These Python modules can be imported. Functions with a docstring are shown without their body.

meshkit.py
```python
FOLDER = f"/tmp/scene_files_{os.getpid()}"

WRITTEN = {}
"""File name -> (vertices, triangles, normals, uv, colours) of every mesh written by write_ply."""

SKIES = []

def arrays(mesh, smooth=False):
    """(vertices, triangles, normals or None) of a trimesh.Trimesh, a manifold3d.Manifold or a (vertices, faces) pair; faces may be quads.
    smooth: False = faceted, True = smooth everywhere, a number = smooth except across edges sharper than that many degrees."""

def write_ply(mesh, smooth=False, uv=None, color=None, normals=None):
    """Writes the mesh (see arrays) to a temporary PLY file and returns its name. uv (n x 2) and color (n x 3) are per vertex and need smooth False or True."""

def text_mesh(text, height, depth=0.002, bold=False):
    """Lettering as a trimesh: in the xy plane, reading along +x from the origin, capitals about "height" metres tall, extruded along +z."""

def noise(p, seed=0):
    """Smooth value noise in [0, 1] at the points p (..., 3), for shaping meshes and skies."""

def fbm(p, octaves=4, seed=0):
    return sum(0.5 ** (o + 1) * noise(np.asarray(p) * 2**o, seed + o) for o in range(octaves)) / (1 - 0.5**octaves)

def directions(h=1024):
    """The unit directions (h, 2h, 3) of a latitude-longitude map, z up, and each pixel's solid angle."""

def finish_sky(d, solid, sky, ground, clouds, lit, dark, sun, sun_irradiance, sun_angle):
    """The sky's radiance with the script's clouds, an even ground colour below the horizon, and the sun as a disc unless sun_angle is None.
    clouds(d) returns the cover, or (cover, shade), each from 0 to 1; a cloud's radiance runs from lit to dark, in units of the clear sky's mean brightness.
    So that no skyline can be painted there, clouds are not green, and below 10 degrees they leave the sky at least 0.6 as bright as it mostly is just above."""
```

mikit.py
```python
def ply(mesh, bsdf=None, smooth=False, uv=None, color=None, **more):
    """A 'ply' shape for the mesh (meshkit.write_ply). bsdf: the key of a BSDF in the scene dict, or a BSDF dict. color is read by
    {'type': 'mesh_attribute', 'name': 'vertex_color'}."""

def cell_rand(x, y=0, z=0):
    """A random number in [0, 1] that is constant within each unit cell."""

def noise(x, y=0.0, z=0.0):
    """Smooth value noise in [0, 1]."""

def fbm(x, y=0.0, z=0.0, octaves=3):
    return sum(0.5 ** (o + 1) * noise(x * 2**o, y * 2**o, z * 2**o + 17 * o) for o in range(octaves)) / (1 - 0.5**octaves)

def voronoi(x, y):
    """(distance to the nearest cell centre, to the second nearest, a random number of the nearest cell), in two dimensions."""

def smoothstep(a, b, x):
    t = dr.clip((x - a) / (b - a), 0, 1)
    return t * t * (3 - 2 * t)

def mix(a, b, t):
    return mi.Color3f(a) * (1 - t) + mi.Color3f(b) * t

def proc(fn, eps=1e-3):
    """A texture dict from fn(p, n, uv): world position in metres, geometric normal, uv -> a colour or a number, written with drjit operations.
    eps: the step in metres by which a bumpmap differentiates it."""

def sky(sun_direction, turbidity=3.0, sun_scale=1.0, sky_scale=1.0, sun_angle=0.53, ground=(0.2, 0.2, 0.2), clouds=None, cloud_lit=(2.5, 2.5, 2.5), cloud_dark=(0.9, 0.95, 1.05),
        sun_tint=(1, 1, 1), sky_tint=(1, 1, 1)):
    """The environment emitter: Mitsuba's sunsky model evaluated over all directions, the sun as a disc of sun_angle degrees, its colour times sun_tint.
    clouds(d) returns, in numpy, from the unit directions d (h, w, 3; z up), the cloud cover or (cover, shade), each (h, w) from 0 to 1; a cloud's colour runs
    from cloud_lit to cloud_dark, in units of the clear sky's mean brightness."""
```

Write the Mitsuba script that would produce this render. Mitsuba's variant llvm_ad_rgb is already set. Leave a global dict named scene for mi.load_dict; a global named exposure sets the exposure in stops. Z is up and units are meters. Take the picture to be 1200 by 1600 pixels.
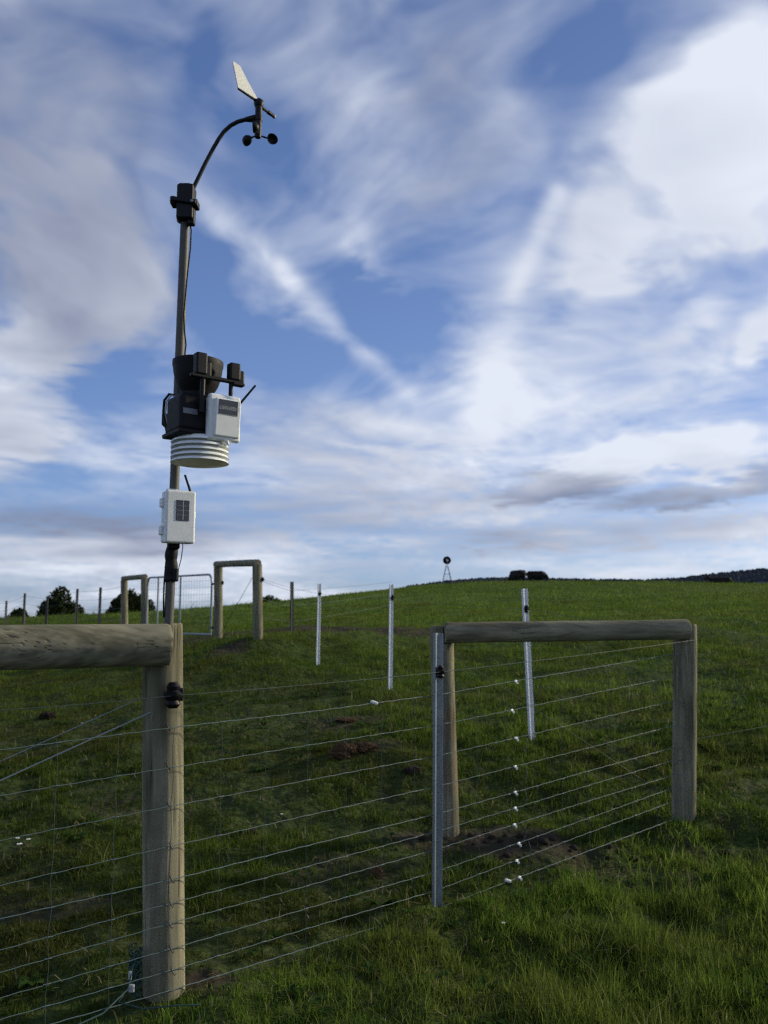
import math
import random

import drjit as dr
import manifold3d
import mitsuba as mi
import numpy as np
import trimesh
from scipy.interpolate import RBFInterpolator
from shapely.geometry import Polygon

import meshkit
import mikit

T = mi.ScalarTransform4f
random.seed(7)
RNG = np.random.default_rng(7)
scene, labels = {}, {}

# ---------------------------------------------------------------- camera, sky, exposure
EYE = 1.35
PITCH = math.radians(7.125)
scene['camera'] = {
    'type': 'thinlens', 'fov': 48.89, 'fov_axis': 'x', 'near_clip': 0.05, 'far_clip': 20000.0,
    'aperture_radius': 0.0019, 'focus_distance': 1.6,
    'to_world': T().look_at(origin=[0, 0, EYE], target=[0, math.cos(PITCH), EYE + math.sin(PITCH)], up=[0, 0, 1]),
}
exposure = 2.15
SUN = (0.92, 0.36, 0.38)

CLOUD_MASSES = [  # azimuth, elevation, half width, half height (degrees), tilt, cover, shade
    (np.float64(-22.6), np.float64(32.3), 7.1, 4.6, 0, 0.42, 0.85), (np.float64(-21.4), np.float64(25.1), 5.1, 5.1, 0, 0.6, 0.8), (np.float64(-20.7), np.float64(19.9), 5.4, 4.7, -10, 0.72, 0.85),
    (np.float64(-16.8), np.float64(19.1), 2.3, 4.2, -20, 0.45, 0.45), (np.float64(-23.9), np.float64(13.7), 4.0, 4.0, 0, 0.75, 0.35), (np.float64(-24.1), np.float64(10.5), 2.5, 1.4, 0, 0.45, 0.4),
    (np.float64(-18.9), np.float64(5.3), 9.3, 1.7, 0, 0.35, 0.45), (np.float64(-5.3), np.float64(12.3), 4.7, 2.1, -12, 0.42, 0.45), (np.float64(1.8), np.float64(11.9), 4.7, 2.2, -10, 0.36, 0.3),
    (np.float64(-2.8), np.float64(34.0), 1.4, 2.4, -60, 0.26, 0.2), (np.float64(-6.1), np.float64(35.2), 2.0, 2.0, 0, 0.16, 0.2), (np.float64(4.2), np.float64(35.3), 3.7, 3.0, 30, 0.26, 0.8),
    (np.float64(6.4), np.float64(30.3), 4.7, 2.5, 35, 0.28, 0.6), (np.float64(0.5), np.float64(29.4), 4.8, 2.2, -30, 0.12, 0.5), (np.float64(-0.5), np.float64(25.2), 1.8, 1.6, -20, 0.3, 0),
    (np.float64(21.3), np.float64(31.2), 6.3, 4.8, 25, 0.75, 0.12), (np.float64(18.2), np.float64(26.3), 6.0, 3.5, 30, 0.56, 0.12), (np.float64(25.0), np.float64(27.0), 3.8, 3.5, 30, 0.7, 0.05),
    (np.float64(23.5), np.float64(34.1), 3.8, 3.2, 0, 0.55, 0.02), (np.float64(14.7), np.float64(23.7), 3.4, 2.6, 40, 0.35, 0.05), (np.float64(24.8), np.float64(17.4), 2.4, 1.6, 30, 0.62, 0.0),
    (np.float64(20.9), np.float64(19.1), 1.8, 0.9, 20, 0.42, 0.0), (np.float64(20.5), np.float64(16.0), 4.5, 2.2, 10, 0.3, 0.05), (np.float64(9.8), np.float64(17.2), 4.5, 5.3, 60, 0.3, 0.1),
    (np.float64(9.7), np.float64(13.8), 7.9, 3.7, 10, 0.36, 0.0), (np.float64(17.5), np.float64(10.7), 5.9, 1.3, 8, 0.85, 0.0), (np.float64(23.0), np.float64(10.6), 4.0, 1.5, 10, 0.6, 0.12),
    (np.float64(12.1), np.float64(8.7), 4.1, 0.7, 6, 0.65, 0.8), (np.float64(19.4), np.float64(8.0), 4.6, 0.6, 3, 0.55, 0.65), (np.float64(24.0), np.float64(8.7), 2.2, 0.6, 10, 0.5, 0.75),
    (np.float64(4.4), np.float64(7.1), 7.8, 1.3, 0, 0.32, 0.1), (np.float64(16.9), np.float64(5.6), 10.3, 1.2, 2, 0.55, 0.3), (np.float64(-2.2), np.float64(8.4), 7.8, 1.7, 0, 0.35, 0.35),
    (np.float64(-9.7), np.float64(14.7), 2.5, 1.7, 0, 0.15, 0.2), (np.float64(14.5), np.float64(36.5), 2.5, 1.9, 30, -0.22, 0.1), (np.float64(-8.0), np.float64(16.9), 4.6, 2.9, -30, -0.4, 0),
    (np.float64(0.9), np.float64(21.2), 3.7, 2.0, -30, -0.34, 0), (np.float64(-12.0), np.float64(21.9), 2.3, 3.5, -20, -0.35, 0), (np.float64(-18.5), np.float64(15.0), 3.5, 2.3, 20, -0.5, 0),
    (np.float64(-20.6), np.float64(8.9), 5.7, 1.0, 0, -0.25, 0), (np.float64(-11.7), np.float64(8.7), 5.0, 1.0, 0, -0.12, 0), (np.float64(5.3), np.float64(14.0), 1.7, 1.3, 0, -0.1, 0),
    (np.float64(-9.6), np.float64(30.1), 3.9, 2.5, -20, -0.2, 0), (np.float64(-13.4), np.float64(34.7), 1.5, 3.6, -15, -0.18, 0), (np.float64(4.1), np.float64(23.1), 2.4, 4.4, 0, -0.12, 0),
    (np.float64(-1.8), np.float64(18.3), 1.7, 2.1, 0, -0.1, 0), (np.float64(12.3), np.float64(28.8), 1.4, 4.7, -10, -0.15, 0),
]
CLOUD_STREAKS = [  # azimuth and elevation of both ends, half width (degrees), cover
    (np.float64(-13.3), np.float64(26.9), np.float64(-6.3), np.float64(22.5), 0.91, 0.28),
    (np.float64(-6.8), np.float64(22.6), np.float64(2.2), np.float64(14.9), 0.68, 0.3),
    (np.float64(-15.7), np.float64(27.4), np.float64(-12.2), np.float64(25.8), 1.9, 0.14),
    (np.float64(12.2), np.float64(27.3), np.float64(9.0), np.float64(21.7), 0.76, 0.42),
    (np.float64(9.4), np.float64(22.5), np.float64(6.8), np.float64(13.1), 1.82, 0.4),
    (np.float64(2.3), np.float64(32.6), np.float64(-1.8), np.float64(26.7), 1.14, 0.14),
    (np.float64(-4.4), np.float64(14.0), np.float64(7.0), np.float64(11.4), 0.84, 0.18),
    (np.float64(13.3), np.float64(20.6), np.float64(19.6), np.float64(22.0), 0.76, 0.12),
]



def clouds(d):
    """Cover and shade of the clouds: broken cloud banks, thin streaks and rows of low cloud towards the horizon."""
    x, y, z = d[..., 0], d[..., 1], np.maximum(d[..., 2], 0)
    az = np.degrees(np.arctan2(x, y))
    el = np.degrees(np.arcsin(z))
    plane = np.stack([x / (z + 0.13), y / (z + 0.13), np.zeros_like(x)], -1)
    wx = meshkit.fbm(plane * 1.1 + 3.1, 4, 11) - 0.5
    wy = meshkit.fbm(plane * 1.1 + 9.7, 4, 12) - 0.5
    warped = plane + 0.9 * np.stack([wx, wy, wx * 0], -1)
    big = meshkit.fbm(warped * 0.9, 5, 21)
    puff = meshkit.fbm(warped * 3.2, 5, 31)
    fine = meshkit.fbm(warped * 9.0, 4, 41)
    wisp = meshkit.fbm(warped * 22.0, 4, 71)
    billow = 1 - 2 * np.abs(meshkit.fbm(warped * 5.5 + 2.7, 4, 81) - 0.5)
    # fibres of the high cloud, drawn out along one direction
    c, s = math.cos(0.95), math.sin(0.95)
    fibre = meshkit.fbm(np.stack([(warped[..., 0] * c + warped[..., 1] * s) * 2.2, (-warped[..., 0] * s + warped[..., 1] * c) * 9.0, 0 * x], -1), 5, 51)
    near = np.exp(-np.maximum(np.abs(az) - 30, 0) ** 2 / 120) * np.exp(-np.maximum(el - 42, 0) ** 2 / 80) * (y > 0)
    generic = np.clip((big - 0.47) * 2.6, 0, 0.75)
    cover = generic * (1 - near) + near * (0.18 + 0.32 * (big - 0.5))
    shade = 0.35 * (1 - near) * np.clip((big - 0.55) * 5, 0, 1)
    ax = az + 9.0 * (wx + 0.35 * (puff - 0.5)) * np.clip(el / 22, 0.1, 1)
    ex = el + 8.0 * (wy + 0.35 * (fine - 0.5)) * np.clip(el / 22, 0.06, 1)
    weight = 1e-3
    shades = 0
    for (a, e, ra, re, tilt, cov, sh) in CLOUD_MASSES:
        ct, st = math.cos(math.radians(tilt)), math.sin(math.radians(tilt))
        u = ((ax - a) * ct + (ex - e) * st) / ra
        v = (-(ax - a) * st + (ex - e) * ct) / re
        g = np.exp(-0.9 * (u * u + v * v) ** 1.3)
        if cov > 0.5:  # thick cloud has broken, better defined edges
            rough = np.clip(2.2 * g, 0, 1) * (0.7 * (billow - 0.80) + 0.5 * (fine - 0.5) + 0.25 * (wisp - 0.5))
            t = np.clip((g + rough - 0.12) / 0.66, 0, 1)
            g = 0.45 * g + 0.55 * t * t * (3 - 2 * t)
        cover = cover + cov * g
        if cov > 0:
            weight = weight + cov * g
            shades = shades + cov * g * sh
    shade = shade + near * shades / np.maximum(weight, 0.25)
    sx, sy = az + 1.6 * wx, el + 1.6 * wy
    for (a0, e0, a1, e1, w, cov) in CLOUD_STREAKS:
        da, de = a1 - a0, e1 - e0
        t = np.clip(((sx - a0) * da + (sy - e0) * de) / (da * da + de * de), 0, 1)
        dist = np.hypot(sx - a0 - t * da, sy - e0 - t * de) / w
        cover = cover + cov * np.exp(-dist ** 2) * (0.75 + 0.5 * fibre)
    # rows of low cloud seen edge on
    rows = meshkit.fbm(np.stack([az / 16, el / 1.5 + 0.5 * wx, 0 * x], -1), 4, 61)
    low = np.clip((13 - el) / 7, 0, 1)
    cover = cover + low * (0.22 + 1.5 * (rows - 0.45))
    shade = shade + low * np.clip(0.38 - 1.3 * (rows - 0.42), 0.08, 0.7) * np.clip((11 - el) / 5, 0, 1) * np.clip(1.1 - az / 40, 0.5, 1.1)
    texture = 0.6 * (billow - 0.80) + 0.5 * (puff - 0.5) + 0.7 * (fine - 0.5) + 0.45 * (wisp - 0.5) + 0.55 * (fibre - 0.5)
    mid = np.clip(cover, 0, 1)
    cover = cover + texture * (0.25 + 1.6 * mid * (1.15 - mid))
    shade = shade + 0.9 * (puff - 0.5) * np.clip(cover - 0.2, 0, 1)
    return np.clip(cover, 0.02, 0.97), np.clip(shade, 0, 1)


scene['sky_light'] = mikit.sky(SUN, turbidity=2.5, sun_scale=0.82, sky_scale=1.0, sun_angle=4.5, ground=(0.05, 0.07, 0.03), clouds=clouds,
                               cloud_lit=(3.08, 3.26, 3.66), cloud_dark=(0.92, 1.07, 1.54), sky_tint=(0.72, 0.775, 1.12), sun_tint=(0.84, 1.0, 1.2))


# ---------------------------------------------------------------- helpers
def tag(key, label=None, category=None, group=None, kind=None):
    entry = labels.setdefault(key, {})
    for name, value in (('label', label), ('category', category), ('group', group), ('kind', kind)):
        if value:
            entry[name] = value


def number(key):
    n, k = 0, key
    while k in scene or any(x.startswith(k + '__') for x in scene) or k in labels:
        n += 1
        k = f'{key}_{n:03d}'
    return k


def put(key, mesh, bsdf, smooth=False, parent=None, **more):
    key = number(f'{parent}__{key}' if parent else key)
    scene[key] = mikit.ply(mesh, bsdf, smooth=smooth, **more)
    return key


def join(*meshes):
    return trimesh.util.concatenate([m for m in meshes if m is not None])


def frame(axis):
    z = np.asarray(axis, float) / np.linalg.norm(axis)
    x = np.cross([0, 0, 1.0] if abs(z[2]) < 0.9 else [1.0, 0, 0], z)
    x /= np.linalg.norm(x)
    return x, np.cross(z, x), z


def tube(points, radius, n=12, caps=True):
    """A round bar along the points; radius is one number or one per point."""
    p = np.asarray(points, float)
    r = np.broadcast_to(np.asarray(radius, float), (len(p),))
    d = np.gradient(p, axis=0)
    d /= np.linalg.norm(d, axis=1, keepdims=True)
    x, y, _ = frame(d[0])
    rings = []
    for i in range(len(p)):
        x = x - d[i] * (x @ d[i])
        x /= np.linalg.norm(x)
        y = np.cross(d[i], x)
        a = np.arange(n) * 2 * np.pi / n
        rings.append(p[i] + r[i] * (np.cos(a)[:, None] * x + np.sin(a)[:, None] * y))
    v = np.vstack(rings)
    f = []
    k = np.arange(n)
    for i in range(len(p) - 1):
        a, b, c, e = i * n + k, i * n + (k + 1) % n, (i + 1) * n + (k + 1) % n, (i + 1) * n + k
        f += [np.stack([a, b, c], 1), np.stack([a, c, e], 1)]
    if caps:
        v = np.vstack([v, p[0], p[-1]])
        m = len(p) * n
        f += [np.stack([(k + 1) % n, k, k * 0 + m], 1), np.stack([m - n + k, m - n + (k + 1) % n, k * 0 + m + 1], 1)]
    return trimesh.Trimesh(v, np.vstack(f), process=False)


def lathe(profile, n=40, at=(0, 0, 0)):
    """A turned body from (radius, height) pairs, listed so that the outside comes out right either way."""
    m = trimesh.creation.revolve(np.array(profile, float), sections=n)
    m.merge_vertices()
    trimesh.repair.fix_normals(m)
    m.apply_translation(at)
    return m


def rounded(size, r=0.004, seg=6):
    """A box about the origin with rounded edges."""
    hx, hy, hz = np.array(size, float) / 2 - r
    ball = manifold3d.Manifold.sphere(r, seg * 4)
    parts = [ball.translate((sx * hx, sy * hy, sz * hz)) for sx in (-1, 1) for sy in (-1, 1) for sz in (-1, 1)]
    return from_manifold(manifold3d.Manifold.batch_hull(parts))


def from_manifold(m):
    g = m.to_mesh()
    return trimesh.Trimesh(np.array(g.vert_properties[:, :3]), np.array(g.tri_verts), process=False)


def to_manifold(m):
    return manifold3d.Manifold(manifold3d.Mesh(np.asarray(m.vertices, np.float32), np.asarray(m.faces, np.uint32)))


def local(mesh, origin, yaw=0.0, tilt=None):
    """Puts a mesh made about the origin (front towards -y) at a place in the world, turned about z by yaw degrees."""
    m = np.eye(4)
    c, s = math.cos(math.radians(yaw)), math.sin(math.radians(yaw))
    m[:2, :2] = [[c, -s], [s, c]]
    m[:3, 3] = origin
    mesh = mesh.copy()
    if tilt is not None:
        mesh.apply_transform(tilt)
    mesh.apply_transform(m)
    return mesh


def moved(mesh, x=0, y=0, z=0):
    mesh = mesh.copy()
    mesh.apply_translation((x, y, z))
    return mesh


# ---------------------------------------------------------------- materials
C, N, F = mi.Color3f, mikit.noise, mikit.fbm
MIX, STEP = mikit.mix, mikit.smoothstep


def principled(color, roughness=0.8, **more):
    if callable(color):
        color = mikit.proc(color)
    elif not isinstance(color, dict):
        color = {'type': 'rgb', 'value': list(color)}
    return {'type': 'twosided', 'bsdf': {'type': 'principled', 'base_color': color, 'roughness': roughness, **more}}


def bumped(bsdf, fn, scale=1.0, eps=1e-3):
    inner = bsdf['bsdf'] if bsdf['type'] == 'twosided' else bsdf
    return {'type': 'twosided', 'bsdf': {'type': 'bumpmap', 'texture': mikit.proc(fn, eps), 'scale': scale, 'bsdf': inner}}


def timber(along):
    """Weathered round timber: long grey and tan fibres, drying cracks, knots, a green cast of algae."""
    def grain(p):
        if along == 'z':
            return p.x, p.y, p.z
        return p.y, p.z, p.x

    def fields(p):
        a, b, c = grain(p)
        w = 0.02 * N(a * 7, b * 7, c * 3)
        fibre = F((a + w) * 70, (b + w) * 70, c * 4, 2)
        broad = F(a * 16 + 5, b * 16, c * 1.6, 3)
        blotch = F(a * 9 + 2, b * 9, c * 6 + 8, 4)
        crack = STEP(0.66, 0.86, N((a + w) * 150 + 11, (b + w) * 150, c * 2.6)) * STEP(0.42, 0.62, N(a * 20, b * 20 + 3, c * 2.1))
        return fibre, broad, blotch, crack

    def color(p, n, uv):
        a, b, c = grain(p)
        fibre, broad, blotch, crack = fields(p)
        tone = MIX(C(0.105, 0.098, 0.064), C(0.265, 0.245, 0.170), STEP(0.25, 0.75, 0.5 * fibre + 0.5 * broad))
        tone = MIX(tone, C(0.125, 0.13, 0.085), 0.5 * STEP(0.5, 0.75, blotch))
        tone = MIX(tone, C(0.15, 0.105, 0.062), 0.45 * STEP(0.58, 0.8, F(p.x * 5 + 1, p.y * 5, p.z * 4, 3)))
        tone = MIX(tone, C(0.12, 0.108, 0.075), (0.35 if along == 'z' else 0.2) * STEP(0.56, 0.8, F(a * 26, b * 26 + 4, c * 5, 4)))
        return MIX(tone, C(0.035, 0.03, 0.025), (0.55 if along == 'z' else 0.25) * crack)

    def relief(p, n, uv):
        fibre, broad, blotch, crack = fields(p)
        return 0.0016 * fibre + 0.003 * blotch - 0.003 * crack

    return bumped(principled(color, 0.9, specular=0.15), relief, 1.0)


def grey_steel(p, n, uv):
    return MIX(C(0.17, 0.20, 0.225), C(0.29, 0.325, 0.355), F(p.x * 30, p.y * 30, p.z * 12, 3))


def mast_grey(p, n, uv):
    c = MIX(C(0.050, 0.049, 0.046), C(0.115, 0.110, 0.098), F(p.x * 60, p.y * 60, p.z * 5, 4))
    return MIX(c, C(0.10, 0.08, 0.06), 0.6 * STEP(0.55, 0.75, F(p.x * 25, p.y * 25, p.z * 9 + 3, 4)))


def white_shell(p, n, uv):
    c = MIX(C(0.68, 0.70, 0.70), C(0.76, 0.77, 0.76), F(p.x * 20, p.y * 20, p.z * 20, 3))
    return MIX(c, C(0.58, 0.57, 0.51), 0.3 * STEP(0.55, 0.8, F(p.x * 70, p.y * 70, p.z * 14 + 2, 4)))


def painted_white(p, n, uv):
    c = MIX(C(0.60, 0.62, 0.65), C(0.70, 0.72, 0.74), F(p.x * 25, p.y * 25, p.z * 8, 3))
    return MIX(c, C(0.45, 0.45, 0.42), 0.3 * STEP(0.6, 0.8, F(p.x * 30, p.y * 30, p.z * 12, 3)))


def meadow(x, y):
    """How bare the pasture is, from 0 (thick grass) to 1 (soil), by drjit; used by the ground under the blades."""
    return STEP(0.56, 0.70, F(x * 0.9 + 3, y * 0.9, 0.5, 4))


def yard_mask(p):
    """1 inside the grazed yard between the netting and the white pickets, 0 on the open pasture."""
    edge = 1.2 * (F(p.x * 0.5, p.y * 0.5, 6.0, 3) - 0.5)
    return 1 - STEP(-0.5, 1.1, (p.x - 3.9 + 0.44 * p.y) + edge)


def ground_color(p, n, uv):
    far = STEP(7, 22, p.y)
    in_yard = yard_mask(p)
    patch = F(p.x * 0.16, p.y * 0.10 + 5, 0.0, 4)
    small = F(p.x * 1.3, p.y * 0.9, 3.0, 4)
    tuft = F(p.x * 5.0, p.y * 3.0, 7.0, 3)
    fine = F(p.x * 42, p.y * 42, p.z * 42, 3)
    grass = MIX(C(0.032, 0.060, 0.010), C(0.094, 0.138, 0.024), STEP(0.28, 0.75, 0.42 * patch + 0.33 * small + 0.25 * tuft))
    grass = MIX(grass, C(0.092, 0.115, 0.022), 0.55 * STEP(0.5, 0.75, F(p.x * 0.05 + 9, p.y * 0.05, 0, 3)) * far)
    grass = grass * (1 - 0.36 * in_yard)  # grass colour darker inside the yard
    thatch = MIX(C(0.020, 0.034, 0.009), C(0.055, 0.068, 0.022), fine)
    thatch = MIX(thatch, C(0.030, 0.023, 0.016), 0.85 * STEP(0.48, 0.62, F(p.x * 9, p.y * 9, 4.0, 4)) * (0.5 + 0.5 * meadow(p.x, p.y)))
    c = MIX(thatch, grass, 0.25 + 0.75 * far)
    soil = MIX(C(0.022, 0.016, 0.012), C(0.060, 0.044, 0.034), F(p.x * 6, p.y * 6, 1.0, 4))
    edge = 0.7 * (F(p.x * 1.1, p.y * 1.1, 2.0, 4) - 0.5)
    for (x, y, rx, ry, s) in BARE:
        d = dr.sqrt(dr.square((p.x - x) / rx) + dr.square((p.y - y) / ry)) + 1.3 * edge
        c = MIX(c, soil, s * (1 - STEP(0.7, 1.15, d)))
    return c


def ground_relief(p, n, uv):
    far = STEP(6, 16, p.y)
    return (0.10 * F(p.x * 2.1, p.y * 2.1, p.z, 4) + 0.035 * N(p.x * 9, p.y * 9, 2.0)) * far + 0.03 * F(p.x * 22, p.y * 22, 0.0, 4)


# bare earth: x, y, half widths, strength
BARE = [(0.72, 4.78, 0.38, 0.24, 0.75), (1.18, 4.60, 0.22, 0.10, 0.5), (1.62, 4.55, 0.22, 0.09, 0.5), (-1.3, 16.4, 1.9, 1.5, 0.92), (0.5, 15.6, 1.1, 0.7, 0.8), (-2.35, 12.6, 0.35, 0.35, 0.8),
        (-3.2, 15.6, 0.9, 0.9, 0.7), (-0.1, 6.7, 0.35, 0.3, 0.6), (-0.35, 7.7, 0.4, 0.3, 0.5), (-1.5, 4.1, 0.35, 0.2, 0.6), (-0.2, 4.5, 0.4, 0.25, 0.5), (0.33, 4.9, 0.3, 0.25, 0.8), (-1.6, 5.6, 0.4, 0.3, 0.5), (-0.62, 3.25, 0.14, 0.1, 0.9)]

scene['timber_upright'] = timber('z')
scene['timber_level'] = timber('x')
scene['galvanised'] = principled(grey_steel, 0.45, metallic=0.55)
scene['mast_steel'] = principled(mast_grey, 0.6, metallic=0.25)
scene['white_plastic'] = principled(white_shell, 0.5, specular=0.4)
scene['white_paint'] = principled(painted_white, 0.55, specular=0.4)
scene['black_plastic'] = principled((0.005, 0.005, 0.006), 0.5, specular=0.25)
scene['dull_black'] = principled(lambda p, n, uv: MIX(C(0.004, 0.004, 0.006), C(0.010, 0.009, 0.011), F(p.x * 40, p.y * 40, p.z * 40, 3)), 0.6, specular=0.22)
scene['vane_white'] = principled((0.64, 0.64, 0.615), 0.55, specular=0.3)
scene['solar_glass'] = principled((0.025, 0.027, 0.034), 0.2, specular=0.5, clearcoat=0.6)
scene['pale_print'] = principled((0.36, 0.37, 0.38), 0.6)
scene['cover_label'] = principled((0.16, 0.17, 0.20), 0.5)
scene['wire_pale'] = principled((0.26, 0.29, 0.30), 0.5)
scene['wire_steel'] = principled((0.095, 0.135, 0.132), 0.5)
scene['dark_wire'] = principled((0.045, 0.068, 0.066), 0.5)
scene['green_wire'] = principled((0.016, 0.052, 0.044), 0.5)
scene['dark_steel'] = principled((0.05, 0.05, 0.055), 0.6, metallic=0.3)
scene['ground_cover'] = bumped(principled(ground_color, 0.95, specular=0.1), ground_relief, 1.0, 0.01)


# ---------------------------------------------------------------- the lie of the land
HEIGHTS = np.array([
    (0, 0, -.06), (-3, 0, -.12), (3, 0, 0.02), (-2.2, 2.6, -.06), (0, 2.0, -.03), (3, 3.5, .08),
    (-.78, 3.2, 0), (.23, 4, .02), (.36, 5, .10), (1.77, 5.2, .10), (1.2, 7, .36), (.07, 9.7, .484), (-.95, 12.2, .672),
    (-1.91, 13, .91), (-2.85, 14.7, .967), (-5, 18, .9), (-5.9, 19.5, .86), (-4, 9, .33), (5, 8, .5), (4, 13, .9), (-5, 13, .52),
    (2, 20, 1.32), (9, 20, 1.5), (20, 20, 1.6), (-9, 22, .95), (-12, 28, 1.05), (-20, 20, .4), (-8, 0, -.4), (8, 0, .2), (-8, -8, -.8), (8, -8, -.2),
    (-18, 40, 1.28), (-10, 45, 1.75), (-7, 55, 2.35), (0, 65, 3.38), (2.6, 68, 3.85), (11, 75, 4.12), (20, 78, 4.33), (35, 80, 4.18), (50, 80, 4.0),
    (-8, 33, 1.45), (0, 40, 2.35), (15, 45, 2.72), (30, 45, 2.7), (-30, 40, .6), (-28, 60, -1.4), (-12, 75, 0.8), (0, 100, 2.6), (12, 110, 3.3), (36, 115, 3.2),
    (60, 110, 2.8), (-40, 110, -4.5), (0, 150, -1), (50, 150, 0), (100, 100, 2), (90, 40, 3), (-80, 80, -6), (-70, 0, -3), (70, 0, 2), (0, -70, -3), (100, 160, -2), (-90, 170, -9)], float)
LAND = RBFInterpolator(HEIGHTS[:, :2], HEIGHTS[:, 2], kernel='thin_plate_spline', smoothing=0.003)


def land(x, y, detail=True):
    """Height of the ground in metres at the places x, y."""
    x, y = np.broadcast_arrays(np.asarray(x, float), np.asarray(y, float))
    flat = np.stack([x.ravel(), y.ravel()], 1)
    r = np.hypot(flat[:, 0], flat[:, 1])
    z = np.full(len(flat), -14.0)
    near = r < 240
    if near.any():
        z[near] = np.concatenate([LAND(q) for q in np.array_split(flat[near], max(1, near.sum() // 60000))])
    t = np.clip((r - 130) / 100, 0, 1)
    t = t * t * (3 - 2 * t)
    z = z * (1 - t) - 14.0 * t
    if detail:
        p = np.column_stack([flat, flat[:, 0] * 0])
        fade = np.clip(1.3 - r / 60, 0, 1)
        z = z + fade * (0.16 * (meshkit.fbm(p * 0.55, 3, 5) - 0.5) + 0.12 * (meshkit.fbm(p * 2.3, 3, 6) - 0.5) + 0.055 * np.clip(1.6 - r / 9, 0, 1) * (meshkit.fbm(p * 7.5, 2, 9) - 0.5)) * np.clip(r / 4, 0.5, 1)
        z = z + np.clip(r / 40, 0, 1) * np.clip(2 - r / 100, 0, 1) * 0.22 * (meshkit.fbm(p * 0.2, 3, 8) - 0.5)
        # low mounds: soil turned over under the netting, the bank round the far post
        for (mx, my, mr, mh) in ((-0.79, 3.16, 0.28, 0.045), (0.78, 4.85, 0.35, 0.07), (-1.92, 13.0, 0.55, 0.16), (-0.05, 6.75, 0.35, 0.06), (-1.55, 11.4, 0.8, 0.14)):
            z = z + mh * np.exp(-((flat[:, 0] - mx) ** 2 + (flat[:, 1] - my) ** 2) / mr ** 2)
    return z.reshape(x.shape)


def at(x, y, up=0.0):
    return np.array([x, y, float(land(x, y)) + up])


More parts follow.
